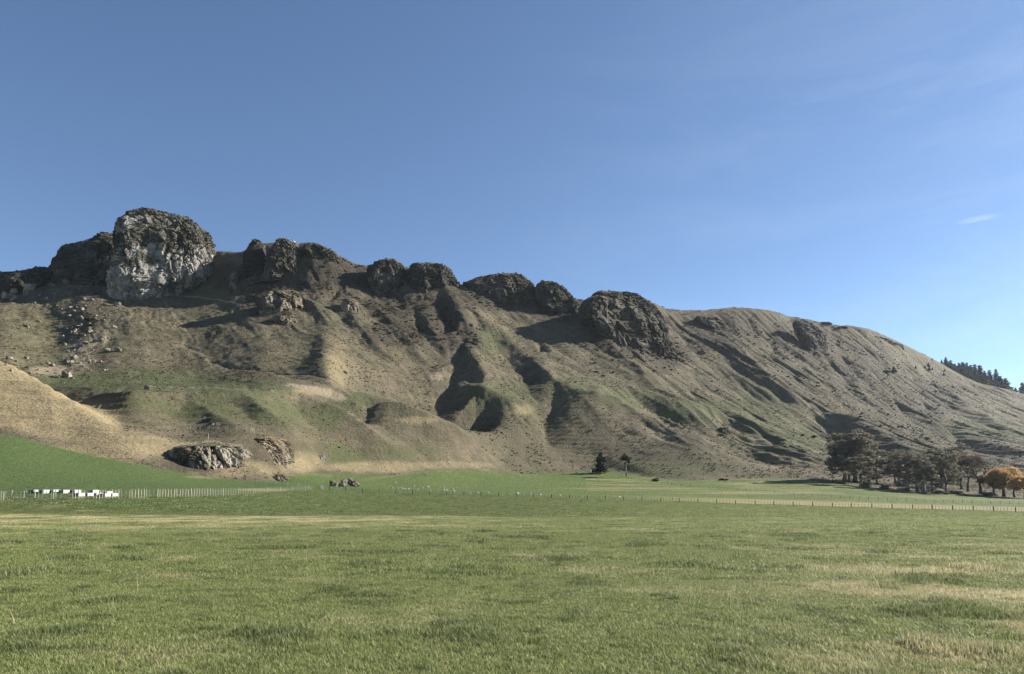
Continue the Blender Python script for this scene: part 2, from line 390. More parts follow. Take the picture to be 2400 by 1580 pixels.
def base_height(q, Dq):
    """q (C,) sight columns, Dq (R,) rows -> z (R,C)"""
    Dk, Zk = [], []
    for row in LM:
        qs = [(px - 1200) / F for px in PXC]; ds = []; zs = []
        for i, (D, v) in enumerate(row):
            if v < 440: ds.append(D); zs.append(v)
            else:
                x, y, z = P(PXC[i], v, D); qs[i] = x / y; ds.append(D); zs.append(z)
        Dk.append(smooth_interp(qs, ds, q)); Zk.append(smooth_interp(qs, zs, q))
    px = np.array([c[0] for c in CREST], float); py = np.array([c[1] for c in CREST], float)
    D = np.interp(px, PXC, CREST_D); x, y, z = P(px, py, D)
    cd = np.interp(q, x/y, D); cz = np.interp(q, x/y, z) - 1.5
    Dk.append(cd); Zk.append(cz)
    Dk.append(cd + 90); Zk.append(cz - 14)
    Dk.append(np.full_like(cd, 1760)); Zk.append(cz * 0.35)
    Dk = np.array(Dk); Zk = np.array(Zk)
    return pchip(Dk, Zk, Dq), Dk

QF = np.linspace(-1.1, 1.0, 1500); DF = np.arange(10, 1752, 2.0)
BZ, DK = base_height(QF, DF)
def samp(A, q, D):
    fi = np.clip((q - QF[0]) / (QF[1] - QF[0]), 0, len(QF) - 1.001); fj = np.clip((D - 10.0) / 2.0, 0, len(DF) - 1.001)
    i = fi.astype(int); j = fj.astype(int); a = fi - i; b = fj - j
    return (A[j, i]*(1-a)*(1-b) + A[j, i+1]*a*(1-b) + A[j+1, i]*(1-a)*b + A[j+1, i+1]*a*b)
def base_at(X, Y):
    return samp(BZ, X / np.maximum(Y, 5.0), Y)

def cast(px, py, hfun, off=0.0, d0=20.0, d1=1500.0):
    """first point where the sight line through a pixel meets the ground raised by off"""
    x, y, z = [float(v) for v in pix2ray(px, py)]
    D = np.arange(d0, d1, 1.0); X = x/y*D; Z = CAM_H + z/y*D
    if off:                                              # a raised spur never reaches out over the flat
        off = off * np.clip((D - np.interp(x/y, QF, DK[4]) - 15) / 90.0, 0, 1)
    below = Z <= hfun(X, D) + off
    if not below.any(): k = int(np.argmin(Z - hfun(X, D)))
    else: k = int(np.argmax(below))
    return X[k], D[k], float(hfun(X[k:k+1], D[k:k+1])[0])

# spurs (h > 0) and gullies (h < 0) seen in the photograph: (column, row, metres), width left, width right
RIDGES = [
 ([(755,780,5),(762,850,10),(785,905,8),(800,925,3)], 22, 60),
 ([(1060,690,7),(1080,760,9),(1112,830,13),(1136,870,16),(1142,912,17),(1200,955,11),(1260,990,8),(1300,1012,3)], 20, 55),
 ([(1142,912,12),(1095,950,8),(1045,985,4)], 12, 26),
 ([(1050,686,4),(1153,764,9),(1230,828,12),(1332,908,18),(1385,924,22)], 26, 60), ([(1385,924,21),(1450,938,19),(1560,985,16),(1640,1030,13),(1720,1085,8),(1780,1110,3)], 62, 24),
 ([(1385,925,8),(1365,990,9),(1345,1045,7),(1340,1085,3)], 18, 36),
 ([(1355,738,6),(1434,805,11),(1485,848,13),(1551,914,16),(1587,938,17),(1684,954,16),(1730,974,15),(1806,1012,12),(1870,1068,7)], 28, 70),
 ([(1700,790,6),(1781,862,12),(1819,890,14),(1883,928,16),(1947,954,17),(2010,977,16),(2100,1035,12),(2200,1100,5)], 28, 80),
 ([(1980,835,6),(2080,920,9),(2200,990,11),(2330,1040,9),(2400,1060,8)], 26, 80),
 ([(2100,840,4),(2230,930,7),(2350,1000,8)], 22, 60),
 ([(1897,765,8),(1912,800,11),(1925,835,5)], 9, 36),
 ([(800,705,6),(830,745,8),(900,830,5)], 14, 36), ([(880,720,4),(930,760,6),(990,840,4)], 14, 30), ([(700,690,4),(740,720,6),(780,770,3)], 12, 24),
 ([(600,690,4),(650,720,6),(700,740,4)], 16, 34), ([(960,700,4),(1010,760,6),(1050,830,4)], 12, 30),
 ([(190,690,5),(220,760,7),(200,850,3)], 24, 50),
 ([(190,938,2),(260,928,4),(345,923,5),(450,930,5),(560,920,5),(680,912,5),(760,915,4)], 20, 11),
 ([(430,942,3),(500,985,7),(560,1020,4)], 14, 28), ([(560,925,4),(640,980,7),(710,1045,5)], 18, 30), ([(710,922,4),(780,968,10),(860,1030,8),(930,1080,4)], 15, 28), ([(800,935,3),(860,975,5),(900,1015,3)], 8, 18), ([(620,935,3),(660,985,4),(690,1040,2)], 8, 16),
 ([(850,946,6),(900,958,10),(950,976,12),(1000,1001,12),(1075,1043,10),(1140,1083,6)], 20, 12),
 ([(1460,960,4),(1500,1010,6),(1560,1060,4),(1620,1100,2)], 10, 22), ([(1600,1040,4),(1680,1085,4),(1740,1108,2)], 8, 16),
 ([(1760,1000,4),(1820,1050,5),(1880,1100,2)], 10, 18),
]
GULLIES = [
 ([(1083,800,6),(1084,850,9),(1078,900,10),(1050,950,9),(1012,985,5)], 13, 15),
 ([(1310,940,3),(1302,980,6),(1290,1020,7),(1275,1050,5)], 10, 13),
 ([(1500,935,3),(1600,975,4),(1690,1013,9),(1720,1035,5)], 12, 14),
 ([(1750,930,5),(1830,968,11),(1920,1008,12),(1965,1065,6)], 22, 30),
 ([(2050,930,6),(2130,970,9),(2230,1040,14),(2262,1075,8)], 18, 26),
 ([(1030,700,4),(1040,755,8),(1062,800,8)], 9, 14), ([(970,730,3),(985,790,4)], 6, 9),
 ([(1848,756,12),(1868,795,15),(1885,825,7)], 11, 14),
 ([(870,760,4),(930,790,8),(965,803,5)], 10, 15), ([(775,665,3),(795,682,6),(775,715,5)], 7, 8), ([(605,645,3),(625,665,7),(600,695,5)], 12, 15),
 ([(1348,706,8),(1372,742,8),(1400,775,4)], 11, 14),
 ([(868,975,2),(864,988,4.5),(858,1004,4),(848,1022,2)], 6, 8),
  ([(1230,1020,3),(1250,1030,3)], 4, 5), ([(1420,1010,2),(1480,1008,3)], 4, 5),
 ([(1265,820,3),(1268,850,4)], 5, 7),
 ([(1085,1000,2),(1083,1015,2)], 6, 8),
 ([(1653,732,4),(1686,747,7),(1714,778,5)], 9, 14), ([(1755,755,4),(1768,793,8),(1806,816,7),(1817,839,4)], 8, 12),
 ([(1817,857,4),(1857,888,6),(1880,902,3)], 6, 8), ([(1878,870,4),(1903,895,6),(1934,918,5),(1960,935,2)], 7, 10),
 ([(2010,775,5),(2050,795,7),(2095,818,4)], 7, 12), ([(1955,750,4),(2010,783,5),(2030,800,3)], 6, 10),
 ([(2039,840,3),(2074,861,5)], 6, 8), ([(1972,848,4),(1987,868,5),(2017,879,3)], 6, 9), ([(2021,868,4),(2052,896,6),(2065,914,3)], 7, 9),
 ([(2160,895,3),(2175,908,6),(2208,940,7),(2238,957,4)], 8, 10), ([(2069,924,4),(2091,946,5)], 6, 8), ([(2095,957,4),(2117,983,4)], 6, 8),
 ([(2215,883,3),(2256,920,4)], 5, 7), ([(2171,968,6),(2189,985,6)], 7, 8), ([(1990,930,4),(2040,960,5),(2080,990,3)], 7, 10), ([(2290,960,3),(2350,990,4)], 6, 9),
 ([(1920,840,3),(1960,880,5),(2000,920,4)], 7, 10), ([(1560,760,3),(1600,800,5),(1640,850,3)], 8, 12), ([(1620,830,2),(1700,900,4),(1760,925,3)], 9, 14),
 ([(640,1108,2.5),(655,1122,3.0),(672,1128,2.0)], 4, 5),
 ([(1480,880,3),(1420,850,5),(1390,830,3)], 8, 12), ([(1330,800,2),(1400,870,3),(1470,920,2)], 8, 12), ([(1180,740,2),(1250,790,3),(1320,850,2)], 8, 12),
 ([(490,852,1.6),(560,872,1.8),(640,884,1.8),(720,903,1.8),(778,930,1.6)], 2.2, 3.5),
 ([(1010,876,3),(1032,884,3.5),(1046,896,2)], 3, 4),
 ([(1550,1000,3),(1575,1018,4)], 4, 5), ([(1615,1045,3),(1640,1055,3)], 3, 4), ([(1745,1035,3),(1790,1062,5),(1820,1075,3)], 4, 5), ([(1520,1045,2),(1570,1068,3)], 4, 5),
 ([(1300,1065,1),(1350,1080,1.5)], 3, 3), ([(1450,1042,1.5),(1510,1058,1.5)], 1.8, 2.2), ([(1190,1070,1.2),(1320,1093,1.2)], 1.6, 2),
 ([(2275,905,4),(2300,925,5),(2330,945,3)], 8, 10), ([(2310,870,1),(2330,890,1)], 3, 3),
]
PATHS_AND_LIT_EDGE = [([(395,692),(470,697),(540,708),(590,720)], 1.3, 0.7), ([(372,690),(410,740),(450,795),(485,845)], 1.4, 0.35),
         ([(690,905),(740,912),(790,930)], 6.0, 0.7), ([(345,905),(420,908),(520,910),(640,918)], 1.8, 0.35),  # wide stripe is no track: highlight of the terrace edge, painted pale
         ([(430,1040),(500,1036),(560,1046)], 1.8, 0.5)]

def polydist(pts, X, Y):
    """distance, signed side and interpolated value to a plan polyline [(x,y,val)]"""
    best = np.full(X.shape, 1e9); sd = np.zeros(X.shape); val = np.zeros(X.shape)
    for (x0, y0, v0), (x1, y1, v1) in zip(pts[:-1], pts[1:]):
        dx, dy = x1-x0, y1-y0; L2 = dx*dx + dy*dy + 1e-6
        t = np.clip(((X-x0)*dx + (Y-y0)*dy) / L2, 0, 1)
        ex, ey = X - (x0+t*dx), Y - (y0+t*dy); d = np.hypot(ex, ey)
        m = d < best
        best = np.where(m, d, best); sd = np.where(m, (dx*ey - dy*ex) / math.sqrt(L2) / (d + 0.5), sd); val = np.where(m, v0 + t*(v1-v0), val)
    return best, sd, val

def densify(pts, n=4):
    out = []
    for a, b in zip(pts[:-1], pts[1:]):
        for k in range(n): out.append(tuple(a[i] + (b[i]-a[i])*k/n for i in range(len(a))))
    out.append(pts[-1]); return out

H = base_at(GX, GY)
H = np.where(GY < 10, 0.0, H)
toeD = np.interp(GX / np.maximum(GY, 5.0), QF, DK[4])
crestD = np.interp(GX / np.maximum(GY, 5.0), QF, DK[-3])
def carve(lines, sign):
    acc = np.zeros_like(H)
    for pts, wl_, wr_ in lines:
        plan = []
        for (px, py, h) in densify(pts, 3):
            x, y, z = cast(px, py, base_at, sign * h * 1.08, d0=150)
            plan.append((x, y, h))
        xs = [p[0] for p in plan]; ys = [p[1] for p in plan]; R = 3.0 * max(wl_, wr_)
        r0, r1 = np.searchsorted(RD, [min(ys) - R, max(ys) + R])
        s0 = (min(xs) - R) / (RD[r0] + 25); s1 = (max(xs) + R) / (RD[r0] + 25)
        s0 = min(s0, (min(xs) - R) / (RD[min(r1, len(RD)-1)] + 25)); s1 = max(s1, (max(xs) + R) / (RD[min(r1, len(RD)-1)] + 25))
        c0, c1 = np.searchsorted(SC, [s0, s1])
        sl = (slice(r0, r1), slice(c0, c1))
        X, Y = GX[sl], GY[sl]
        if wl_ > 8:                                      # lines wander a little
            X = X + 5 * perlin2(X / 30, Y / 30, 3.1); Y = Y + 5 * perlin2(X / 30, Y / 30, 4.3)
        b = np.zeros(X.shape)
        for sa, sb in zip(plan[:-1], plan[1:]):
            d, sd, v = polydist([sa, sb], X, Y)
            w = wl_ + (wr_ - wl_) * sstep(-0.9, 0.9, sd)
            e = np.sqrt((d / w) ** 2 + 0.006) - math.sqrt(0.006)
            b = np.maximum(b, v * 1.08 * np.exp(-np.power(e, 1.1) * 1.25))
        acc[sl] = np.maximum(acc[sl], b)
    return acc * sign
hillmask = sstep(0, 25, GY - toeD)
H = H + (carve(RIDGES, 1) + carve(GULLIES, -1)) * np.maximum(hillmask, 0.4) * (1 - 0.9 * sstep(-45, -2, GY - crestD))
# erosion rills running down the fall line, rougher to the right and high up
c45, s45 = math.cos(math.radians(-33)), math.sin(math.radians(-33))
U = GX * c45 - GY * s45; Vv = GX * s45 + GY * c45                    # U across, V along the fall line
q_ = GX / np.maximum(GY, 5.0)
wu = U + 12 * perlin2(U / 60, Vv / 60, 1.3)
rill = 1 - np.abs(fbm2(wu / 34, Vv / 170, 2.0, 4, 0.55)) * 2.2
rightness = sstep(-0.05, 0.45, q_)
high = sstep(60, 200, H)
slopew = hillmask * sstep(30, 120, GY - toeD)
H = H + slopew * (1 - 0.85 * sstep(-60, -5, GY - crestD)) * (rill - 0.5) * (1.3 + 4.2 * rightness + 1.2 * high)
nearcrest = 1 - 0.8 * sstep(-60, -5, GY - crestD)
H = H + slopew * nearcrest * fbm2(GX / 45, GY / 45, 5.0, 5, 0.5) * (1.5 + 2.0 * high)
rill2 = 1 - np.abs(fbm2((wu + 4 * perlin2(U / 15, Vv / 40, 2.2)) / 12, Vv / 75, 14.0, 3, 0.6)) * 2.4
H = H + slopew * nearcrest * (rill2 - 0.5) * (0.4 + 1.1 * rightness + 0.9 * high) * sstep(-0.45, 0.35, perlin2(GX / 85, GY / 85, 15.0))
scp = fbm2(GX / 26, GY / 26, 16.0, 4, 0.6) * 5                        # little slips: steps where the noise folds
H = H + slopew * 0.5 * sstep(0.82, 1.0, scp - np.floor(scp)) * sstep(0.1, 0.5, perlin2(GX / 70, GY / 70, 17.0))
H = H + hillmask * fbm2(GX / 7.0, GY / 7.0, 6.0, 3, 0.6) * (0.35 + 0.45 * high)
# small slumps and sheep-track steps
st = perlin2(GX / 60, GY / 60, 8.0)
H = H + hillmask * 0.28 * np.sin(H * 2 * math.pi / 3.6 + 4 * st) * sstep(-0.2, 0.5, perlin2(GX / 90, GY / 90, 9.0))
# pasture: gentle swells and lumps
fieldm = 1 - hillmask
H = H + fieldm * sstep(12, 90, GY) * fbm2(GX / 40, GY / 40, 11.0, 3) * 0.18
H = H + fieldm * fbm2(GX / 2.2, GY / 2.2, 12.0, 3) * 0.05 * (1 - sstep(60, 120, GY) * 0.5)
H = H + fieldm * sstep(100, 200, GY) * fbm2(GX / 14, GY / 9, 13.0, 3) * 0.12

def ground(X, Y):
    X = np.asarray(X, float); Y = np.asarray(Y, float)
    s = X / (Y + 25.0)
    j = np.clip(np.searchsorted(RD, Y) - 1, 0, len(RD) - 2); i = np.clip(np.searchsorted(SC, s) - 1, 0, len(SC) - 2)
    b = np.clip((Y - RD[j]) / (RD[j+1] - RD[j]), 0, 1); a = np.clip((s - SC[i]) / (SC[i+1] - SC[i]), 0, 1)
    return H[j, i]*(1-a)*(1-b) + H[j, i+1]*a*(1-b) + H[j+1, i]*(1-a)*b + H[j+1, i+1]*a*b
def hit(px, py, d0=20.0): return cast(px, py, ground, 0.0, d0)
def gz(x, y): return float(ground(np.array([x]), np.array([y]))[0])

# what grows where
PX, PY = project(GX, GY, H)
wob = 0.35 * fbm2(GX / 22, GY / 22, 21.0, 4)
def blobs(lst):
    a = np.zeros_like(H)
    for (x, y, rx, ry, w) in lst:
        d = np.sqrt(((PX - x) / rx) ** 2 + ((PY - y) / ry) ** 2) + wob
        a = np.maximum(a, w * (1 - sstep(0.55, 1.15, d)))
    return a * (GY > 40)
A_field = 1 - sstep(-3, 2, GY - toeD + 5 * fbm2(GX / 9, GY / 9, 22.0, 3))
A_green = blobs([(300,893,280,30,.95),(560,912,160,28,.85),(640,965,110,36,.85),(480,965,110,34,.8),(760,970,70,34,.7),(330,950,110,20,.5),(815,1075,55,26,.95),(790,1050,30,14,.8),
                 (1180,930,110,45,.55),(1330,905,120,30,.6),(1480,935,110,28,.7),(1650,960,130,30,.75),(1850,1030,140,40,.7),(1560,1100,180,25,.55),
                 (950,1060,80,20,.5),(1140,800,70,40,.6),(1780,960,100,60,.55),(2280,1010,120,40,.6),(830,940,60,20,.8),(1250,1105,120,10,.6),(130,800,160,70,.3)])
qg = PX
A_gold = (1 - sstep(255, 300, PX + 26 * wob)) * sstep(4, 14, GY - toeD) * (1 - sstep(0, 30, GY - np.interp(q_, QF, DK[6])))
A_gold = np.maximum(A_gold, 0.75 * blobs([(280,1045,170,34,1),(430,1060,90,26,1),(560,1100,90,24,.8),(700,1085,60,30,.7),(880,1095,130,16,.8),(1050,1090,110,10,.5),
                                          (740,915,55,12,.9),(980,985,60,8,.7),(1210,960,50,14,.6),(790,850,30,80,.5)]))  # golden grass, plus the terrace edge highlight put into the colour
A_scrub = blobs([(770,650,130,60,1),(640,690,90,60,.9),(940,715,120,40,.95),(930,780,90,36,.9),(1045,750,55,75,.9),(1180,695,120,40,1),(1320,725,80,36,1),
                 (1460,770,120,90,1),(1560,830,60,50,.9),(1690,780,130,60,.8),(1880,800,110,60,.9),(1250,870,30,60,.5),(2080,880,70,40,.7),(2160,930,150,60,.6),
                 (2000,840,120,50,.7),(560,650,80,40,.8),(1080,790,60,40,.9),(480,800,40,40,.35),(200,760,60,90,.5),(1120,1010,110,50,.25),(1500,1040,120,40,.28),
                 (640,1060,60,40,.6),(450,1080,90,40,.6),(510,990,40,12,.7),(2100,1010,160,60,.5),(1950,900,160,60,.5),(1750,880,90,60,.45),(2300,1060,120,40,.6),(1400,860,60,30,.5)])
A_bare = np.zeros_like(H)
for pts, w, amt in PATHS_AND_LIT_EDGE:
    plan = [(*cast(px, py, ground, 0, 150)[:2], 0) for px, py in densify(pts, 4)]
    d, _, _ = polydist(plan, GX, GY); A_bare = np.maximum(A_bare, amt * (1 - sstep(w * 0.5, w * 1.2, d)))
A_bare = np.maximum(A_bare, blobs([(1022,884,20,12,.6),(195,825,40,50,.55),(120,870,60,12,.5),(230,790,40,20,.4),(1560,1020,50,22,.35),(1780,1040,40,14,.35)]))
def dryness(X, Y):
    """how dead the pasture grass is at a point"""
    s = X / np.maximum(Y, 4.0)
    a = sstep(0.08, 0.42, fbm2(X / 4.0, Y / 4.5, 31.0, 5, 0.62))
    band = sstep(24, 58, Y + 26 * fbm2(X / 8, Y / 8, 32.0, 4)) * (1 - sstep(66, 74, Y + 5 * fbm2(X / 6, Y / 6, 33.0, 3))) * (1 - sstep(-0.25, 0.12, s))
    nearr = sstep(0.25, 0.5, s) * (1 - sstep(18, 30, Y)) * sstep(-0.15, 0.3, fbm2(X / 3, Y / 3, 34.0, 3))
    out = 0.55 * a * (1 - sstep(70, 110, Y)) + 1.0 * band * sstep(-0.25, 0.30, fbm2(X / 4, Y / 5, 35.0, 4, 0.6)) + 0.85 * nearr
    return np.clip(out, 0, 1)
A_dry = dryness(GX, GY)
def lushness(X, Y):
    """the grazed, darker sward beyond the rough strip"""
    s_ = X / np.maximum(Y, 4.0)
    return sstep(68, 76, Y + 4 * fbm2(X / 9, Y / 9, 38.0, 3)) * (1 - 0.75 * sstep(-0.05, 0.35, s_)) * (1 - 0.5 * sstep(230, 300, Y))
A_lush = lushness(GX, GY)
fd = np.interp(q_, QF, DK[3])
strip = sstep(2, 6, GY - fd) * (1 - sstep(45, 80, GY - fd)) * sstep(0.10, 0.35, q_) * (0.55 + 0.45 * sstep(-.3, .3, fbm2(GX / 20, GY / 8, 36.0, 3)))
A_dry = np.maximum(A_dry, 1.0 * strip)
A_dry = np.maximum(A_dry, blobs([(500,1118,80,5,.4),(620,1148,70,4,.5),(1800,1155,200,4,.5),(1500,1145,200,3,.4)]))
A_dry = np.maximum(A_dry, 0.5 * (q_ > 0.1) * sstep(80, 130, GY - fd) * (1 - sstep(.0, 1, hillmask)) * sstep(-.1, .4, fbm2(GX / 40, GY / 12, 37.0, 3)))

R, C = H.shape
vid = np.arange(R * C).reshape(R, C)
Q = np.stack([vid[:-1, :-1], vid[:-1, 1:], vid[1:, 1:], vid[1:, :-1]], -1).reshape(-1, 4)
isfield = (RD[:-1, None] < toeD[:-1, :-1]).ravel()
AV = np.stack([GX, GY, H], -1).reshape(-1, 3)
ATT = {'field': A_field, 'green': A_green, 'gold': A_gold, 'scrub': A_scrub, 'bare': A_bare, 'dry': A_dry, 'lush': A_lush}
for nm, sel in (('pasture_ground', isfield), ('hillside_terrain', ~isfield)):
    q4 = Q[sel]; used = np.unique(q4); remap = np.zeros(R * C, np.int64); remap[used] = np.arange(len(used))
    me = mesh_np(nm, AV[used], remap[q4], True)
    for k, a in ATT.items(): attr(me, k, a.ravel()[used])
    tag(link(nm, me, M_TERRAIN), kind='structure')
gb = MB(); gb.box(-2150, 2150, -600, 1900, -4.0, -3.0)
me = gb.mesh('ground_sheet'); 
for k in ATT: attr(me, k, np.full(8, 1.0 if k == 'field' else 0.0))
tag(link('ground', me, M_TERRAIN), kind='structure')

# ------------------------------------------------------------------ scattered growth (instances on points)
def scatter(name, pts, scale, rotz, idx, attrs, variants, label, cat):
    me = bpy.data.meshes.new(name); n = len(pts)
    me.vertices.add(n); me.vertices.foreach_set('co', np.asarray(pts, np.float32).ravel())
    sv = np.asarray(scale, np.float32)
    if sv.ndim == 1: sv = np.stack([sv, sv, sv], 1)
    a = me.attributes.new('sc', 'FLOAT_VECTOR', 'POINT'); a.data.foreach_set('vector', sv.ravel())
    rv = np.zeros((n, 3), np.float32); rv[:, 2] = rotz
    a = me.attributes.new('ro', 'FLOAT_VECTOR', 'POINT'); a.data.foreach_set('vector', rv.ravel())
    a = me.attributes.new('ix', 'INT', 'POINT'); a.data.foreach_set('value', np.asarray(idx, np.int32))
    for k, v in attrs.items(): attr(me, k, v)
    o = link(name, me)
    col = bpy.data.collections.new(name + '_variants')
    for k, (vm, vmat) in enumerate(variants):
        vo = bpy.data.objects.new('%s_variant_%02d' % (name, k), vm); vm.materials.append(vmat); col.objects.link(vo)
    ng = bpy.data.node_groups.new(name + '_scatter', 'GeometryNodeTree')
    ng.interface.new_socket('Geometry', in_out='INPUT', socket_type='NodeSocketGeometry')
    ng.interface.new_socket('Geometry', in_out='OUTPUT', socket_type='NodeSocketGeometry')
    gi = ng.nodes.new('NodeGroupInput'); go = ng.nodes.new('NodeGroupOutput')
    mp_ = ng.nodes.new('GeometryNodeMeshToPoints'); ip = ng.nodes.new('GeometryNodeInstanceOnPoints')
    ci = ng.nodes.new('GeometryNodeCollectionInfo'); ci.inputs['Collection'].default_value = col
    ci.inputs['Separate Children'].default_value = True; ci.inputs['Reset Children'].default_value = True
    ip.inputs['Pick Instance'].default_value = True
    def na(nm, ty):
        x = ng.nodes.new('GeometryNodeInputNamedAttribute'); x.data_type = ty; x.inputs['Name'].default_value = nm; return x.outputs['Attribute']
    L = ng.links.new
    L(gi.outputs[0], mp_.inputs['Mesh']); L(mp_.outputs[0], ip.inputs['Points']); L(ci.outputs[0], ip.inputs['Instance'])
    L(na('ix', 'INT'), ip.inputs['Instance Index']); L(na('ro', 'FLOAT_VECTOR'), ip.inputs['Rotation']); L(na('sc', 'FLOAT_VECTOR'), ip.inputs['Scale'])
    L(ip.outputs[0], go.inputs[0])
    md = o.modifiers.new('scatter', 'NODES'); md.node_group = ng
    tag(o, label, cat, kind='stuff')
    return o

def blade_tuft(name, seed, n, radius, h0, h1, wid, lean, segs=2):
    rs = np.random.RandomState(seed); V = []; Fc = []; hue = []
    for k in range(n):
        a = rs.uniform(0, 2*math.pi); r = radius * math.sqrt(rs.uniform(0, 1)); bx, by = r*math.cos(a), r*math.sin(a)
        h = rs.uniform(h0, h1); az = rs.uniform(0, 2*math.pi); ln = rs.uniform(0.2, 1.0) * lean * h
        w = wid * rs.uniform(0.6, 1.3); fx, fy = math.cos(az), math.sin(az); px_, py_ = -fy, fx; hu = rs.uniform(0, 1)
        i = len(V)
        V += [(bx - px_*w/2, by - py_*w/2, -0.02), (bx + px_*w/2, by + py_*w/2, -0.02),
              (bx + fx*ln*0.35 - px_*w*0.4, by + fy*ln*0.35 - py_*w*0.4, h*0.6), (bx + fx*ln*0.35 + px_*w*0.4, by + fy*ln*0.35 + py_*w*0.4, h*0.6),
              (bx + fx*ln, by + fy*ln, h*0.95)]
        Fc += [(i, i+1, i+3), (i, i+3, i+2), (i+2, i+3, i+4)]; hue += [hu] * 5
    me = mesh_np(name, np.array(V), np.array(Fc), True); attr(me, 'hue', hue); return me

rng = np.random.RandomState(3)
def wedge(n, d0, d1, half=0.76):
    Y = np.sqrt(rng.uniform(d0*d0, d1*d1, n)); X = rng.uniform(-half, half, n) * (Y + 2.5); return X, Y
tall = lambda X, Y: sstep(0.12, 0.42, fbm2(X / 1.9, Y / 1.9, 41.0, 3)) + 0.5 * sstep(0.2, 0.5, fbm2(X / 0.7, Y / 0.7, 43.0, 2))
GR = []
for (n, d0, d1, sc0, ix0) in ((80000, 5.0, 16.0, 1.0, 0), (110000, 15.0, 38.0, 1.15, 4), (110000, 36.0, 85.0, 1.0, 8), (90000, 80.0, 265.0, 1.1, 12)):
    X, Y = wedge(n, d0, d1)
    if d0 >= 80:
        keep = Y < np.interp(X / Y, QF, DK[3]) + 5; X, Y = X[keep], Y[keep]
    Z = ground(X, Y); t = np.clip(tall(X, Y), 0, 1.4); d = dryness(X, Y)
    s = sc0 * rng.uniform(0.75, 1.15, len(X)) * (0.70 + 0.85 * t) * (1 + 0.35 * d)
    if d0 >= 36: s = sc0 * rng.uniform(0.8, 1.2, len(X)) * (0.85 + 0.3 * t) * np.where(Y > 68, 0.62, 1.0 + 0.2 * d)
    GR.append((np.stack([X, Y, Z], 1), np.stack([s**0.5, s**0.5, s], 1), rng.uniform(0, 6.28, len(X)), ix0 + rng.randint(0, 4, len(X)),
               np.clip(d + rng.normal(0, 0.20, len(X)), 0, 1), np.clip(t * 0.7 + 0.8 * sstep(0.0, 0.45, fbm2(X / (0.45 + Y * .012), Y / (0.45 + Y * .012), 44.0, 3)) + 0.7 * lushness(X, Y) + rng.normal(0, 0.12 if d0 < 36 else 0.3, len(X)), 0, 1)))
cat_ = [np.concatenate([g[k] for g in GR]) for k in range(6)]
gv = [(blade_tuft('grass_near_%d' % k, 10+k, 30, 0.085, 0.03, 0.085, 0.0055, 0.8), M_GRASS) for k in range(4)]
gv += [(blade_tuft('grass_mid_%d' % k, 20+k, 34, 0.20, 0.035, 0.095, 0.010, 0.85), M_GRASS) for k in range(4)]
gv += [(blade_tuft('grass_far_%d' % k, 30+k, 44, 0.42, 0.04, 0.11, 0.020, 0.9), M_GRASS) for k in range(4)]
gv += [(blade_tuft('grass_distant_%d' % k, 40+k, 40, 1.0, 0.08, 0.17, 0.06, 0.8), M_GRASS) for k in range(4)]
scatter('pasture_grass', cat_[0], cat_[1], cat_[2], cat_[3], {'dry': cat_[4], 'tone': cat_[5]}, gv,
        'short green pasture grass with yellowed patches across the foreground', 'grass')
# long dead stalks
n = 1500; X, Y = wedge(n, 6, 45); k = rng.uniform(0, 1, n) < 0.15 + 0.85 * dryness(X, Y); X, Y = X[k], Y[k]
sv = [(blade_tuft('stalk_%d' % i, 60+i, 5, 0.12, 0.16, 0.36, 0.004, 0.9), M_GRASS) for i in range(4)]
scatter('dry_grass_stalks', np.stack([X, Y, ground(X, Y)], 1), rng.uniform(0.7, 1.2, len(X)), rng.uniform(0, 6.28, len(X)), rng.randint(0, 4, len(X)),
        {'dry': np.full(len(X), 0.85), 'tone': np.zeros(len(X))}, sv, 'long pale dead grass stalks standing above the pasture', 'dry grass')

# hillside tussocks
n = 190000
Y = rng.uniform(240, 1330, n); X = rng.uniform(-0.80, 0.78, n) * Y
q1 = X / Y; keep = (Y > np.interp(q1, QF, DK[4]) + 2) & (Y < np.interp(q1, QF, DK[-3]) + 6); X, Y = X[keep], Y[keep]
def gsample(A, X, Y):
    s = X / (Y + 25.0); j = np.clip(np.searchsorted(RD, Y) - 1, 0, R-2); i = np.clip(np.searchsorted(SC, s) - 1, 0, C-2); return A[j, i]
gold, gre, scr = gsample(A_gold, X, Y), gsample(A_green, X, Y), gsample(A_scrub, X, Y)
keep = rng.uniform(0, 1, len(X)) < (0.95 - 0.55 * gre) * (1 - 0.6 * gold) * (0.10 + 0.90 * sstep(-.25, .35, fbm2(X / 26, Y / 26, 51.0, 4))); X, Y, gold, gre, scr = [a[keep] for a in (X, Y, gold, gre, scr)]
tv = [(blade_tuft('tussock_%d' % k, 70+k, 34, 0.42, 0.35, 0.75, 0.10, 0.9), M_TUSSOCK) for k in range(5)]
scatter('hill_tussocks', np.stack([X, Y, ground(X, Y)], 1), (0.45 + 1.35 * rng.uniform(0, 1, len(X)) ** 2.2) * np.where(Y < 480, 0.55, 1.0) * (1 - 0.4 * gold), rng.uniform(0, 6.28, len(X)), rng.randint(0, 5, len(X)),
        {'dry': np.clip(gold * 0.9 + rng.normal(0.05, 0.12, len(X)), 0, 1), 'tone': np.clip(gre * 0.8 + scr * 0.6 + rng.normal(0.12, 0.2, len(X)), 0, 1)},
        tv, 'tawny tussock grass covering the whole hillside', 'tussock grass')

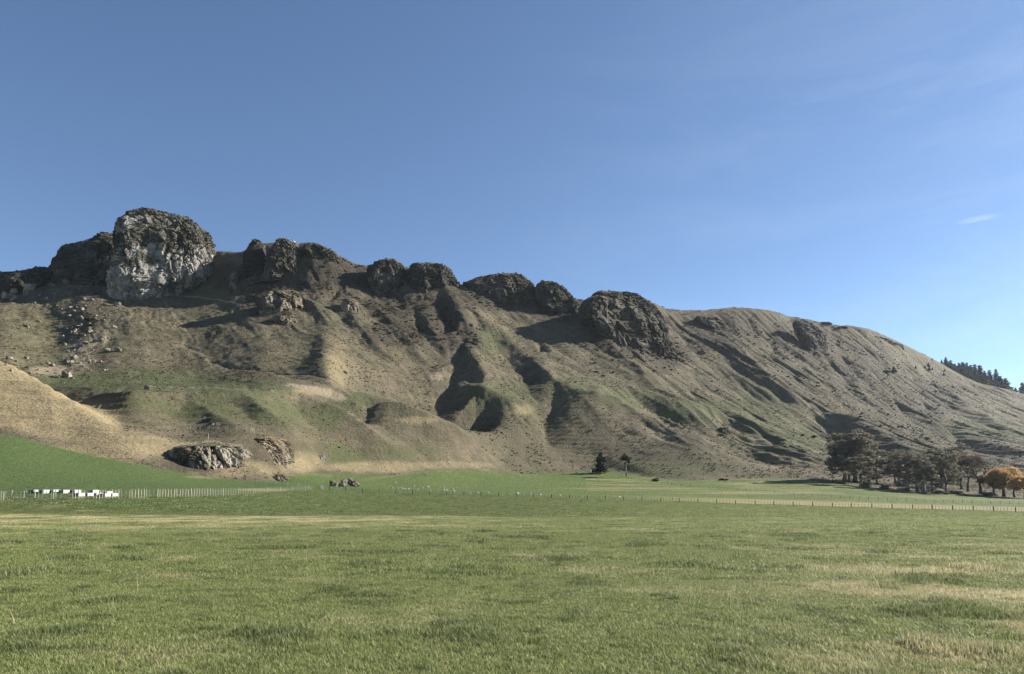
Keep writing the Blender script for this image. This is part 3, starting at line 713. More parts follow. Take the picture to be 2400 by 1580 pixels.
# leafy clumps
def leaf_quads(centers, spread, n_per, size, rs, flat=0.0):
    c = np.repeat(np.asarray(centers, float), n_per, 0); m = len(c)
    d = rs.normal(size=(m, 3)); d /= np.linalg.norm(d, axis=1)[:, None]
    sp = np.repeat(np.asarray(spread, float).reshape(-1, 1) if np.ndim(spread) else np.full((len(centers), 1), spread), n_per, 0)
    p = c + d * sp * np.power(rs.uniform(0, 1, (m, 1)), 0.4) * np.array([1, 1, 1 - flat])
    u = rs.normal(size=(m, 3)); u /= np.linalg.norm(u, axis=1)[:, None]
    v = np.cross(u, d + 0.4 * rs.normal(size=(m, 3))); v /= np.linalg.norm(v, axis=1)[:, None] + 1e-9
    s = size * rs.uniform(0.6, 1.4, (m, 1))
    V = np.stack([p - u*s - v*s*0.5, p + u*s*0.2 - v*s*0.6, p + u*s + v*s*0.4, p - u*s*0.3 + v*s*0.6], 1).reshape(-1, 3)
    return V, np.arange(4*m).reshape(m, 4)
def bush_mesh(name, seed, r=1.0, h=0.9, nc=9, npr=26, size=0.20):
    rs = np.random.RandomState(seed)
    cs = [(rs.uniform(-.65, .65)*r, rs.uniform(-.65, .65)*r, rs.uniform(0.15, 0.75)*h) for _ in range(nc)]
    V, Fq = leaf_quads(cs, np.full(nc, 0.42*r), npr, size, rs, 0.2); return mesh_np(name, V, Fq)
SCV = [bush_mesh('scrub_%d' % k, 80+k) for k in range(6)]
# ------------------------------------------------------------------ rock bluffs and outcrops
def cells3(x, y, z, seed=0):
    """random value of the nearest cell and distance to the cell border"""
    xi = np.floor(x).astype(np.int64); yi = np.floor(y).astype(np.int64); zi = np.floor(z).astype(np.int64)
    b1 = np.full(x.shape, 9.0); b2 = np.full(x.shape, 9.0); val = np.zeros(x.shape)
    for i in (-1, 0, 1):
        for j in (-1, 0, 1):
            for k in (-1, 0, 1):
                h = _PERM[(_PERM[(_PERM[(xi+i+seed) & 255] + yi + j) & 255] + zi + k) & 255]
                G = _G3[h]; d2 = (xi+i+.5+.45*G[..., 0]-x)**2 + (yi+j+.5+.45*G[..., 1]-y)**2 + (zi+k+.5+.45*G[..., 2]-z)**2
                m = d2 < b1; b2 = np.where(m, b1, np.minimum(b2, d2)); val = np.where(m, h / 255.0, val); b1 = np.where(m, d2, b1)
    return val - 0.5, np.sqrt(b2) - np.sqrt(b1)
def bluff(rows, D, thick, yaw=0.35, amp=3.0, nu=150, nv=90, mat=None, n=2.7, seed=0.0, lean=0.25, name='rock_bluff', veg=None, taper=0.85, scrub=([0, 3000], [.09, .09])):
    """a crag: stacked rounded outlines (photograph row, left, right) at its own distance and depth, cut by fissures and ledges"""
    rows = sorted(rows); pyk = np.array([r[0] for r in rows], float)
    pl = np.array([r[1] for r in rows], float); pr = np.array([r[2] for r in rows], float)
    t = np.linspace(0, 1, nv) ** 1.15; py = pyk[0] + (pyk[-1] - pyk[0]) * t
    L_ = np.interp(py, pyk, pl); Rr = np.interp(py, pyk, pr)
    De = np.full(nv, float(D))
    for _it in range(4):
        _x, _, z = P(Rr, py, De)
        if _it == 0: xl, _, _z = P(L_, py, De); xr = _x; bb = np.full(nv, float(thick)); xm = ((xl + xr) / 2).mean()
        xl, _, _z = P(L_, py, De + bb * np.where(L_ < 1200, .4, 1.15) + yaw * (xl - xm)); xr, _, _z = P(Rr, py, De + bb * np.where(Rr < 1200, 1.15, .4) + yaw * (xr - xm))
        xc = (xl + xr) / 2; a = (xr - xl) / 2; xm = xc.mean()
        b = thick * np.clip(a / a.max(), 0.05, 1) ** taper
        bb = b; De = D + thick - b + lean * (z - z[-1]) + yaw * (xc - xm)
    ph = np.linspace(0, 2*math.pi, nu, endpoint=False)[None, :]
    cs, sn = np.cos(ph), np.sin(ph)
    X = xc[:, None] + a[:, None] * np.sign(cs) * np.abs(cs) ** (2/n)
    Yv = D + lean * (z - z[-1])[:, None] + thick - b[:, None] * np.sign(sn) * np.abs(sn) ** (2/n) + yaw * (X - xm)
    side = De[:, None] + b[:, None] + yaw * (X - xm)
    Z = CAM_H + (z - CAM_H)[:, None] * np.minimum(Yv, side) / De[:, None]
    # displacement: big buttresses, vertical fissures, ledges, roughness
    g = max(amp, 0.01); L0 = 6.5 * g
    sx = seed * 13.7
    d = g * 1.1 * perlin3(X/L0 + sx, Yv/L0, Z/(L0*2.2))
    wx_ = X + 0.5*L0*perlin3(X/(L0*.7) + 2, Yv/(L0*.7), Z/(L0*.9) + sx); wz_ = Z + 0.4*L0*perlin3(X/(L0*.6) + 8, Yv/(L0*.6) + sx, Z/(L0*.6))
    fis = np.abs(perlin3(wx_/(L0*.55) + sx, Yv/(L0*.55) + 3, wz_/(L0*2.0)))
    fm = sstep(-0.1, 0.45, perlin3(X/(L0*1.2) + 4, Yv/(L0*1.2), Z/(L0*1.2) + sx))
    d = d - g * 0.9 * fm * np.exp(-(fis / 0.07) ** 2)
    led = perlin3(wx_/(L0*.9) + 5 + sx, Yv/(L0*.9), wz_/(L0*.30)); d = d + g * 0.22 * led
    for sc_, am_ in ((.62, 1.1), (.27, .62), (.12, .30)):             # jointed blocks
        cv, cb = cells3(wx_/(L0*sc_) + sx, Yv/(L0*sc_), wz_/(L0*sc_*1.7), int(seed*7))
        d = d + g * am_ * (cv - 0.35 * np.exp(-(cb / 0.10) ** 2))
    for o, am in ((0.22, .16), (0.11, .18), (0.055, .16), (0.028, .12)):
        nn = perlin3(wx_/(L0*o) + sx, Yv/(L0*o) + 7, wz_/(L0*o*1.2)); d = d + g * am * (0.55 * nn - 0.9 * (np.abs(nn) - 0.25))
    d = d - d.mean() - 0.25 * g
    fade = np.clip(np.linspace(0, 1, nv) / 0.06, 0.25, 1)[:, None]
    X2 = X + d * fade * cs; Y2 = Yv - d * fade * sn; Z2 = Z + 0.35 * fade * g * perlin3(X/(L0*.2) + 9, Yv/(L0*.2), Z/(L0*.2) + sx)
    top = np.array([[X2[0].mean(), Y2[0].mean(), Z2[0].mean() + 0.15*g]])
    V = np.concatenate([np.stack([X2, Y2, Z2], -1).reshape(-1, 3), top])
    ids = np.arange(nv*nu).reshape(nv, nu)
    q4 = np.stack([ids[:-1], np.roll(ids[:-1], -1, 1), np.roll(ids[1:], -1, 1), ids[1:]], -1).reshape(-1, 4)
    cap = [(nv*nu, int(ids[0, (k+1) % nu]), int(ids[0, k])) for k in range(nu)]
    cen = Vector((float(xc.mean()), float(D + thick), float(z[-1])))
    V = V - np.array(cen)
    me = mesh_np(name, V, [tuple(r) for r in q4.tolist()] + cap, False)
    CRAGS.append((V[:-1] + np.array(cen), np.repeat(np.interp(py, scrub[0], scrub[1])[:, None], nu, 1).ravel()))
    vv = np.zeros(len(V))
    if veg is not None: vv[:-1] = np.repeat(np.interp(py, veg[0], veg[1])[:, None], nu, 1).ravel()
    attr(me, 'veg', vv)
    return link(name, me, mat, loc=cen)
CRAGS = []
def Dh(px, py, off=0.0, d0=150): return hit(px, py, d0)[1] + off

BR = 'rock bluffs along the ridge'
B1 = [(487,318,348),(491,300,366),(497,288,389),(505,281,421),(511,278,443),(520,274,456),(532,268,467),(546,258,486),(560,256,492),(585,254,505),(610,252,511),(630,250,516),(648,247,513),(662,244,500),(676,242,470),(690,244,455),(705,250,450)]
DB1 = 815.0
o = bluff(B1, DB1, 38, 0.55, 3.4, 300, 190, M_ROCK_PALE, 3.2, 1.0, 0.12, veg=([487,530,560,600,640,700],[.35,.45,.65,.3,0,-.1]), scrub=([487,520,560,590,620,660,720],[.12,.20,.30,.18,.05,.015,.04]))
tag(o, 'huge pale grey limestone bluff, tallest block on the left of the ridge', 'rock', BR)
BL = [
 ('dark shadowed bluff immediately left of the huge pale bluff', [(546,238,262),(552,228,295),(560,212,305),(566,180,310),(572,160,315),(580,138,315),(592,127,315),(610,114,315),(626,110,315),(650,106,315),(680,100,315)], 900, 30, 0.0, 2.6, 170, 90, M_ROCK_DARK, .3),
 ('low dark bluff at the left edge of the photo', [(626,85,112),(630,60,122),(636,30,128),(640,-40,130),(660,-90,130),(700,-100,130)], 905, 30, 0.0, 2.4, 120, 60, M_ROCK_DARK, .25),
 ('small rounded rock knob just right of the grassy saddle', [(561,594,605),(564,589,611),(570,585,615),(580,579,619),(590,573,622),(605,569,625),(625,567,630),(655,560,640)], 868, 14, 0.2, 1.6, 120, 90, M_ROCK_DARK, .15),
 ('rock knob with the tiny masts beside its top', [(558,655,668),(561,649,678),(566,643,686),(573,636,694),(585,630,702),(600,622,708),(625,618,712),(660,605,715)], 862, 18, 0.45, 1.9, 130, 90, M_ROCK_DARK, .2),
 ('craggy bluff on the slope right of the mast knob', [(568,716,738),(572,706,752),(580,701,768),(590,706,782),(602,722,796),(614,738,808),(632,752,816)], 862, 14, 0.4, 1.6, 120, 60, M_ROCK_DARK, .4),
 ('rounded bluff with a pale patch at its foot, left of the wide flat one', [(607,905,918),(610,890,926),(614,876,932),(622,862,942),(640,858,949),(665,862,947),(690,870,940),(706,880,932)], 838, 18, 0.3, 2.0, 140, 90, M_ROCK_DARK, .25),
 ('wide flat-topped bluff above the grassy notch near the ridge centre', [(616,975,1012),(618,966,1032),(622,958,1043),(632,954,1056),(650,952,1066),(668,955,1077),(694,960,1086)], 848, 24, 0.25, 2.2, 160, 90, M_ROCK_DARK, .25),
 ('broad humped bluff at the middle of the ridge', [(640,1182,1208),(643,1156,1220),(648,1130,1230),(655,1106,1240),(664,1086,1251),(682,1088,1257),(702,1104,1261),(722,1135,1262)], 866, 26, 0.25, 2.2, 190, 90, M_ROCK_DARK, .3),
 ('narrow rounded bluff right of the broad humped one', [(659,1270,1290),(662,1261,1303),(670,1255,1318),(682,1253,1330),(698,1255,1345),(715,1261,1356),(735,1276,1361),(750,1300,1361)], 872, 20, 0.3, 2.0, 150, 90, M_ROCK_DARK, .25),
 ('large scrubby bluff leaning down the slope, right of the deep notch', [(681,1404,1426),(685,1394,1478),(690,1386,1498),(698,1371,1513),(712,1363,1532),(730,1361,1552),(760,1370,1568),(790,1402,1574),(820,1440,1578),(850,1490,1584)], 866, 36, 0.55, 3.4, 240, 130, M_ROCK_DARK, .55),
 ('dark scrubby bluff just under the skyline bushes on the right ridge', [(750,1866,1888),(757,1862,1903),(770,1866,1922),(790,1876,1936),(815,1886,1942),(836,1892,1938)], 1200, 12, 0.5, 1.7, 120, 80, M_ROCK_DARK, .6),
 ('low dark cliff band under the far right crest above the small conifers', [(778,2018,2038),(785,2014,2062),(796,2028,2086),(808,2052,2104),(824,2076,2108)], 1300, 9, 0.6, 1.4, 110, 60, M_ROCK_DARK, .6),
 ('thin crag band under the smooth crest right of the scrubby bluff', [(740,1634,1660),(746,1630,1690),(758,1642,1712),(775,1668,1726),(794,1692,1732)], 1200, 9, 0.5, 1.5, 110, 60, M_ROCK_DARK, .7),
 ('dark crag low on the slope below the scrubby bluff', [(775,1490,1512),(785,1484,1532),(800,1490,1552),(815,1510,1566),(835,1538,1584),(855,1562,1590),(868,1575,1592)], 826, 12, 0.6, 1.9, 120, 70, M_ROCK_DARK, .6),
]
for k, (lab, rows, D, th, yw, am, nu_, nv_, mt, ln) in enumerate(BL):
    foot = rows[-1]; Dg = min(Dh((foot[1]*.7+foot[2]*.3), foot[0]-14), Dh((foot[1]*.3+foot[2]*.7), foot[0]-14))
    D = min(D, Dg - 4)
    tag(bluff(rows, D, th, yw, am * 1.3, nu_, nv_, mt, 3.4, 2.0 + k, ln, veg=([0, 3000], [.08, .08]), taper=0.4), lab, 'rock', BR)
OUT = [
 ('white-faced crag below the saddle beside the huge bluff', [(634,556,574),(640,543,586),(655,535,591),(672,533,590),(694,536,582)], 30, 1.5, M_ROCK_DARKMID, (560,688), .45),
 ('hollowed pale crag with dark caves above the open slope', [(680,632,690),(686,614,704),(700,606,711),(716,606,712),(738,612,710)], 18, 2.0, M_ROCK_DARKMID, (660,735), .3),
 ('low broken ledge under the hollowed crag', [(740,640,690),(746,632,706),(756,634,712),(768,650,700)], 9, 1.3, M_ROCK_DARKMID, (670,764), .3),
 ('small spotted crag on the spur right of the hollowed crag', [(700,806,830),(708,800,842),(720,798,848),(736,806,846)], 9, 1.3, M_ROCK_DARKMID, (825,732), .3),
 ('dark pitted outcrop with a golden grass cap above the green paddock', [(1044,420,552),(1049,396,568),(1056,388,577),(1066,386,584),(1082,394,590),(1102,424,594),(1122,450,596)], 15, 1.7, M_ROCK_MID, (500,1116), .25),
 ('grey scrubby rock face right of the pitted outcrop', [(1024,604,648),(1031,592,668),(1050,588,684),(1075,594,687),(1098,612,680),(1114,632,666)], 14, 0.8, M_ROCK_DARKMID, (640,1108), .9),
 ('little pale ledge of rock behind the batten fence on the mound', [(990,492,520),(994,482,538),(1001,484,540)], 3.5, 0.7, M_ROCK_MID, (510,1001), .2),
 ('small white rock face on the mound right of the grey scrubby face', [(1066,750,760),(1072,746,764),(1084,748,764)], 3, 0.5, M_ROCK_PALE, (755,1083), .3),
 ('dark rock round the hollow on the right hand spur', [(1002,1686,1704),(1010,1680,1712),(1022,1684,1712)], 5, 0.8, M_ROCK_DARK, (1698,1020), .3),
 ('pale bank of broken rock at the stream cut by the paddock corner', [(1112,646,664),(1120,640,676),(1132,646,688)], 3.0, 0.6, M_ROCK_MID, (662,1130), .3),
]
for k, (lab, rows, th, am, mt, bp, ln) in enumerate(OUT):
    D = Dh(*bp) + (2.2 if k == 4 else 0.5 if k == 5 else th * 0.22); wide = max(r[2]-r[1] for r in rows)
    tag(bluff(rows, D - th*0.1, th, 0.35, am * 1.35, int(60 + wide*0.8), int(40 + (rows[-1][0]-rows[0][0])*0.7), mt, 2.3, 20.0 + k, ln + .2, 'rock_outcrop', veg=([0, 3000], [0.02, 0.02]), taper=0.3, scrub=([0, 3000], [.0, .0])),
        lab, 'rock', 'rock outcrops on the hillside')

# scrub
n = 150000
Y = rng.uniform(250, 1300, n); X = rng.uniform(-0.78, 0.76, n) * Y
q1 = X / Y; scr = gsample(A_scrub, X, Y)
keep = (rng.uniform(0, 1, n) < scr ** 2 * 0.75 * sstep(-0.15, 0.35, fbm2(X / 14, Y / 14, 55.0, 3))) & (Y > np.interp(q1, QF, DK[4]) + 8) & (Y < np.interp(q1, QF, DK[-3]) + 3)
X, Y = X[keep], Y[keep]; PT = [np.stack([X, Y, ground(X, Y) - 0.1], 1)]; SZ = [rng.uniform(0.6, 1.8, len(X)) * np.where(Y < 450, 0.4, np.where(Y < 680, 0.7, 1.0))]
for V_, dens in CRAGS:                                   # scrub rooted on the crags themselves
    nn = perlin3(V_[:, 0]/16, V_[:, 1]/16, V_[:, 2]/14) + 0.5*perlin3(V_[:, 0]/5, V_[:, 1]/5, V_[:, 2]/5)
    k = rng.uniform(0, 1, len(V_)) < dens * sstep(-0.15, 0.35, nn); PT.append(V_[k]); SZ.append(rng.uniform(0.5, 1.35, k.sum()))
PT = np.concatenate(PT); SZ = np.concatenate(SZ); X = PT
scatter('hill_scrub', PT, SZ, rng.uniform(0, 6.28, len(X)), rng.randint(0, 6, len(X)), {},
        [(m_, M_SCRUB) for m_ in SCV], 'dark low scrub clinging below the rock bluffs', 'scrub')


# boulders
def boulder_mesh(name, seed, nu_=14, nv_=9):
    rs = np.random.RandomState(seed); V = []; k = rs.uniform(0, 50)
    th = np.linspace(0.08, math.pi - 0.08, nv_); ph = np.linspace(0, 2*math.pi, nu_, endpoint=False)
    T, Pp = np.meshgrid(th, ph, indexing='ij'); X, Y, Z = np.sin(T)*np.cos(Pp), np.sin(T)*np.sin(Pp), np.cos(T)
    r = 1 + 0.45*perlin3(X*1.1+k, Y*1.1, Z*1.1) + 0.22*perlin3(X*2.6+k, Y*2.6, Z*2.6)
    cl = np.maximum(np.maximum(np.abs(X), np.abs(Y)), np.abs(Z)) ** -0.45; r = r * cl * 0.8
    pts = np.stack([X*r, Y*r*rs.uniform(.7, 1), Z*r*rs.uniform(.65, .95)], -1)
    ids = np.arange(nu_*nv_).reshape(nv_, nu_)
    q4 = np.stack([ids[:-1], ids[1:], np.roll(ids[1:], -1, 1), np.roll(ids[:-1], -1, 1)], -1).reshape(-1, 4)
    me = mesh_np(name, pts.reshape(-1, 3), [tuple(f) for f in q4.tolist()] + [tuple(range(nu_)), tuple(reversed(range((nv_-1)*nu_, nv_*nu_)))], False)
    attr(me, 'veg', np.full(len(me.vertices), -0.3)); return me
BM = [boulder_mesh('boulder_shape_%d' % k, 200+k) for k in range(8)]
for m_ in BM: m_.materials.append(M_ROCK_MID)
rb = random.Random(5)
def boulder(px, py, wpx, lab, group, hk=0.8, d0=150, k=None, rz=None):
    x, y, z = hit(px, py, d0); r = wpx / F * y / 2 / 0.95
    o = link('boulder', BM[rb.randrange(8) if k is None else k], loc=(x, y, z + r*hk*0.35))
    o.scale = (r, r*0.9, r*hk); o.rotation_euler = (rb.uniform(-.3, .3), rb.uniform(-.3, .3), rb.uniform(0, 6.28) if rz is None else rz)
    return tag(o, lab, 'boulder', group)
GB = 'boulders fallen down the left slope'
boulder(157, 884, 26, 'biggest cracked boulder on the green terrace left of the lone squared boulder', GB, 1.0)
boulder(141, 886, 11, 'small boulder touching the left side of the biggest terrace boulder', GB, .9)
boulder(170, 888, 13, 'low boulder touching the right side of the biggest terrace boulder', GB, .6)
boulder(345, 913, 17, 'lone squared boulder on the terrace above the mound', GB, 0.95, k=2)
boulder(68, 688, 30, 'pointed pale boulder standing in the shade below the left bluffs', GB, 1.5)
boulder(20, 705, 36, 'rough pale boulder at the left edge of the photo under the bluffs', GB, 1.0)
boulder(32, 690, 22, 'domed boulder behind the rough one at the left edge of the photo', GB, 1.0)
boulder(157, 664, 20, 'boulder on the brow in front of the dark shadowed bluff', GB, 0.9)
boulder(399, 690, 9, 'round boulder beside the path under the huge pale bluff', GB, 1.0)
boulder(278, 694, 10, 'round boulder on the grass left of the huge bluff foot', GB, 1.0)
boulder(246, 869, 11, 'pale wedge of rock lying on the terrace grass', GB, 0.7)
boulder(1119, 772, 8, 'pale boulder alone on the spur under the central bluffs', GB, 1.0)
boulder(1878, 990, 9, 'grey boulder in the fold of the right hand spur', GB, .8)
clus = [(150,672),(120,674),(190,680),(205,690),(150,695),(170,700),(135,715),(215,702),(240,712),(200,720),(190,742),(192,748),(225,742),(250,740),(190,765),(170,770),(175,785),(200,790),
        (165,800),(205,805),(220,800),(190,812),(225,812),(120,822),(155,828),(165,835),(155,848),(205,850),(225,848),(115,860),(75,878),(120,862),(60,845),(40,850),(25,842),(170,868),(205,872),(250,826),(255,868),(70,770),(130,765),(85,755),(65,769),
        (280,720),(295,716),(250,694),(265,715),(140,688),(110,700),(95,690),(235,728),(205,762),(180,778),(240,798),(145,842),(175,846),(90,866),(100,852),(30,870),(12,858),(215,868),(195,858),(240,720),(260,740),(210,672),(225,668),(125,690),(160,690)]
clus += [(rb.gauss(185, 42), rb.uniform(675, 862)) for _ in range(60)]
for (px, py) in clus:
    boulder(px + rb.uniform(-5, 5), py + rb.uniform(-3, 3), rb.choice([5, 6, 8, 9, 11, 14, 19]), 'small weathered boulder in the rockfall below the left bluffs', GB, rb.uniform(.6, 1.0))
for (px, py) in [(205,895),(150,898),(180,903),(250,903),(300,897),(415,893),(430,893),(470,895),(520,890),(380,904),(580,893),(665,890),(640,893),(440,885),(330,890)]:
    boulder(px, py, rb.uniform(2.5, 4.5), 'little stone dotted on the green terrace', GB, .7)
for (px, py, w_, h_, lab) in [(782,1140,28,.9,'left boulder of the rock pile in the green paddock'), (799,1141,22,.8,'middle boulder of the rock pile in the green paddock'),
                              (811,1136,30,1.2,'topmost boulder of the rock pile in the green paddock'), (828,1140,30,.9,'right boulder of the rock pile in the green paddock')]:
    o = boulder(px, py, w_ * 1.05, lab, 'rock pile in the paddock', h_ * .8, 100)
boulder(808, 875, 12, 'small crag poking out of the golden spur above the mound', 'rock outcrops on the hillside', .7)
for (px, py, w_) in [(430,1022,10),(447,1026,7),(455,1014,8),(486,1022,6),(300,1006,8),(320,1010,8),(395,1012,7),(470,1016,8)]:
    boulder(px, py, w_, 'pale rock half buried on top of the pitted outcrop', 'rocks on the outcrop top', .5)

# ------------------------------------------------------------------ trees
def tube_np(pts, rad, n=6): 
    mb = MB(); mb.tube(pts, rad, n); return mb.v, mb.f
def gum_tree(seed, Ht, spread, lean=0.0, dense=1.0, bare=0.42, leaf=0.5):
    rs = np.random.RandomState(seed); mb = MB(); tips = []
    top = Vector((lean*Ht, rs.uniform(-.05, .05)*Ht, Ht*0.80))
    k = 7; sp = [Vector((top.x*(i/k)**1.3 + rs.uniform(-.012, .012)*Ht*(i > 0), top.y*(i/k) + rs.uniform(-.012, .012)*Ht*(i > 0), top.z*i/k)) for i in range(k+1)]
    r0 = Ht * 0.019; mb.tube(sp, [r0*(1.25 if i == 0 else 1)*(1 - 0.75*i/k) for i in range(k+1)], 7)
    for b in range(19):
        f = rs.uniform(bare, 1.0); i = min(int(f*k), k-1); p0 = sp[i].lerp(sp[i+1], f*k - i)
        az = b * 2.4 + rs.uniform(-.5, .5); ln = spread * (0.55 + 0.5*rs.uniform()) * (1.15 - 0.6*f)
        d = Vector((math.cos(az), math.sin(az), rs.uniform(0.35, 1.0)))
        p1 = p0 + d * ln * 0.5; p2 = p1 + Vector((d.x, d.y, d.z*0.9 + rs.uniform(-.1, .3))) * ln * 0.5
        r1 = r0 * (1 - 0.75*f) * 0.62; mb.tube([p0, p1, p2], [r1, r1*0.6, r1*0.22], 5)
        for m in range(4):
            e = p2 if m == 0 else p1.lerp(p2, rs.uniform(0.2, 1.0)) + Vector(rs.normal(size=3)) * spread * 0.20
            if m: mb.tube([p1.lerp(p2, 0.4), e], [r1*0.35, r1*0.12], 4)
            tips.append((e.x, e.y, e.z + 0.02*Ht))
    tips.append((top.x, top.y, Ht*0.92)); tips = np.array(tips)
    V, Fq = leaf_quads(tips, rs.uniform(0.10, 0.2, len(tips)) * spread * 1.35, int(40*dense), leaf*0.75, rs, 0.25)
    return mb.mesh('trunk', True), mesh_np('crown', V, Fq)
def pine_tree(seed, Ht, rad, layers=11, droop=0.15, leaf=0.35, skew=0.0, gap=0.2):
    rs = np.random.RandomState(seed); mb = MB(); cs = []; sp_ = []
    mb.tube([(0,0,0), (skew*Ht*.4, 0, Ht*.5), (skew*Ht, 0, Ht*.97)], [Ht*.022, Ht*.014, Ht*.003], 6)
    for L in range(layers):
        f = 0.10 + 0.88*L/(layers-1); z = Ht*f; rr = rad*(1 - f)**0.75*(1 + rs.uniform(-.25, .2)) + 0.04*rad
        nb = max(4, int(8*(1-f) + 4))
        for b in range(nb):
            if rs.uniform() < gap: continue
            az = 2*math.pi*b/nb + rs.uniform(-.3, .3); ln = rr*rs.uniform(0.6, 1.1)
            mb.tube([(skew*Ht*f, 0, z), (skew*Ht*f + math.cos(az)*ln, math.sin(az)*ln, z - droop*ln)], [Ht*.004*(1.2-f), Ht*.001], 3)
            for m in (0.45, 0.75, 1.0):
                cs.append((skew*Ht*f + math.cos(az)*ln*m, math.sin(az)*ln*m, z - droop*ln*m + rs.uniform(-.01, .02)*Ht)); sp_.append(0.12*rad + 0.16*rr)
    V, Fq = leaf_quads(cs, np.array(sp_), 16, leaf, rs, 0.45)
    return mb.mesh('trunk', True), mesh_np('crown', V, Fq)
def umbrella_pine(seed, Ht):
    rs = np.random.RandomState(seed); mb = MB()
    sp = [(0,0,0), (-.01*Ht,0,.3*Ht), (-.03*Ht,0,.55*Ht), (-.05*Ht,0,.75*Ht), (-.08*Ht,0,.88*Ht)]
    mb.tube(sp, [Ht*.028, Ht*.023, Ht*.019, Ht*.014, Ht*.006], 7); cs = []; s_ = []
    for b in range(12):
        az = b*2.4; ln = Ht*rs.uniform(.08, .22); p = Vector((-.05*Ht, 0, Ht*rs.uniform(.66, .84)))
        e = p + Vector((math.cos(az)*ln, math.sin(az)*ln, ln*rs.uniform(.1, .5))); mb.tube([p, e], [Ht*.008, Ht*.002], 4)
        cs += [tuple(e), tuple(p.lerp(e, .65) + Vector((0, 0, .03*Ht)))]; s_ += [Ht*.10, Ht*.10]
    for (dx, dz) in ((.10, .60), (.13, .62), (-.06, .56)):
        mb.tube([(-.03*Ht, 0, (dz-.04)*Ht), (dx*Ht, 0, dz*Ht)], [Ht*.006, Ht*.002], 4); cs.append((dx*Ht, 0, dz*Ht)); s_.append(Ht*.06)
    cs.append((-.07*Ht, 0, .93*Ht)); s_.append(Ht*.09)
    V, Fq = leaf_quads(cs, np.array(s_), 44, Ht*.020, rs, .1)
    return mb.mesh('trunk', True), mesh_np('crown', V, Fq)
def broad_tree(seed, Ht, spread, leaves=True, npr=60, leaf=0.35, low=0.22, depth=4, thick=.026, puff=.075):
    rs = np.random.RandomState(seed); mb = MB(); tips = []
    def grow(p, d, ln, r, lev):
        q = p + d*ln*0.55 + Vector(rs.normal(size=3))*ln*0.05; e = p + d*ln + Vector(rs.normal(size=3))*ln*0.08
        mb.tube([p, q, e], [r, r*0.8, r*0.58], 6 if lev < 2 else 4)
        if lev >= depth: tips.append(tuple(e)); return
        nb = 3 if lev < depth - 1 else 4
        for k in range(nb):
            az = k*2*math.pi/nb + rs.uniform(-.6, .6) + lev
            o = d.orthogonal().normalized(); o = Matrix.Rotation(az, 3, d) @ o
            nd = (d*rs.uniform(.75, 1.1) + o*rs.uniform(.55, .95)*spread + Vector((0, 0, .18))).normalized()
            grow(e if k else q.lerp(e, .6), nd, ln*rs.uniform(.62, .82), r*0.55, lev+1)
    grow(Vector((0,0,0)), Vector((rs.uniform(-.05,.05), 0, 1)).normalized(), Ht*low, Ht*thick, 0)
    tips = np.array(tips); tr = mb.mesh('trunk', True)
    zmax = tips[:, 2].max(); 
    co = np.zeros(len(tr.vertices)*3, np.float32); tr.vertices.foreach_get('co', co); co *= Ht/(zmax*1.04); tr.vertices.foreach_set('co', co); tips *= Ht/(zmax*1.04)
    cr = None
    if leaves:
        V, Fq = leaf_quads(tips, np.full(len(tips), Ht*puff), npr, leaf, rs, .2); cr = mesh_np('crown', V, Fq)
    return tr, cr
def plant(name, pair, h0, loc, Ht, lab, cat, group, tm, cm, rz=0.0, wide=1.0):
    r = empty(name, loc, rz); s = Ht / h0; r.scale = (s*wide, s*wide, s)
    link('trunk', pair[0], tm, r)
    if pair[1] is not None: link('crown', pair[1], cm, r)
    return tag(r, lab, cat, group)
def at_px(px, py, d0=100): 
    x, y, z = hit(px, py, d0); return (x, y, z - 0.15), y
rt = random.Random(11)
GUM = [gum_tree(300, 26, 6.0, .02, 1.1, .30), gum_tree(301, 26, 6.5, -.03, 1.1, .25), gum_tree(302, 26, 5.5, .05, .9, .34), gum_tree(303, 26, 6.0, 0.0, 1.3, .16)]
GG = 'gum trees at the foot of the hill'
gums = [(1951,1131,52,2,.6,'slender gum sapling at the left end of the gum grove'), (1979,1129,112,0,1.15,'tall gum with twin dark stems, second from the left end of the grove'),
        (1990,1130,96,1,.9,'gum leaning behind the twin-stemmed one at the left of the grove'), (2004,1131,122,3,1.25,'tallest gum of the grove with a dark domed top'),
        (2017,1140,74,3,1.3,'short gum with a pale foot under the tallest gum'), (2036,1130,86,1,1.2,'bushy brownish gum right of the tallest gum'),
        (2056,1134,58,3,1.2,'low bushy gum before the gap in the grove'), (2098,1133,78,0,1.0,'gum just right of the gap in the grove'),
        (2108,1134,74,3,1.0,'gum tucked second right of the gap in the grove'), (2128,1152,92,1,1.1,'dark gum standing forward right of the gap'),
        (2149,1152,86,3,1.1,'thick-crowned gum left of the forked white stem'), (2168,1158,92,2,1.0,'gum with a forked white stem near the paddock edge'),
        (2186,1156,98,0,1.0,'gum with a thin pale leaning stem near the paddock edge'), (2217,1159,102,1,1.1,'gum with a straight mottled white stem in the right half of the grove'),
        (2234,1134,96,2,1.1,'gum whose crown stands highest behind the white mottled stem'), (2208,1140,80,3,1.1,'dark gum filling in behind the white stems'),
        (2254,1146,84,3,1.0,'dark heavy-stemmed gum near the bare tree')]
for k, (px, py, hp, v, wd, lab) in enumerate(gums):
    loc, D = at_px(px, py); plant('gum_tree', GUM[v], 26, loc, hp/F*D*1.08, lab, 'tree', GG, M_GUMBARK, M_GUMLEAF, k*1.3, wd*1.65)
BROAD = broad_tree(310, 20, 1.0, False, depth=6, low=.26, thick=.036)
loc, D = at_px(2298, 1158); plant('bare_tree', BROAD, 20, loc, 98/F*D, 'leafless grey tree with a thick dark trunk right of the gum grove', 'tree', None, M_BARK, None, .4, 1.0)
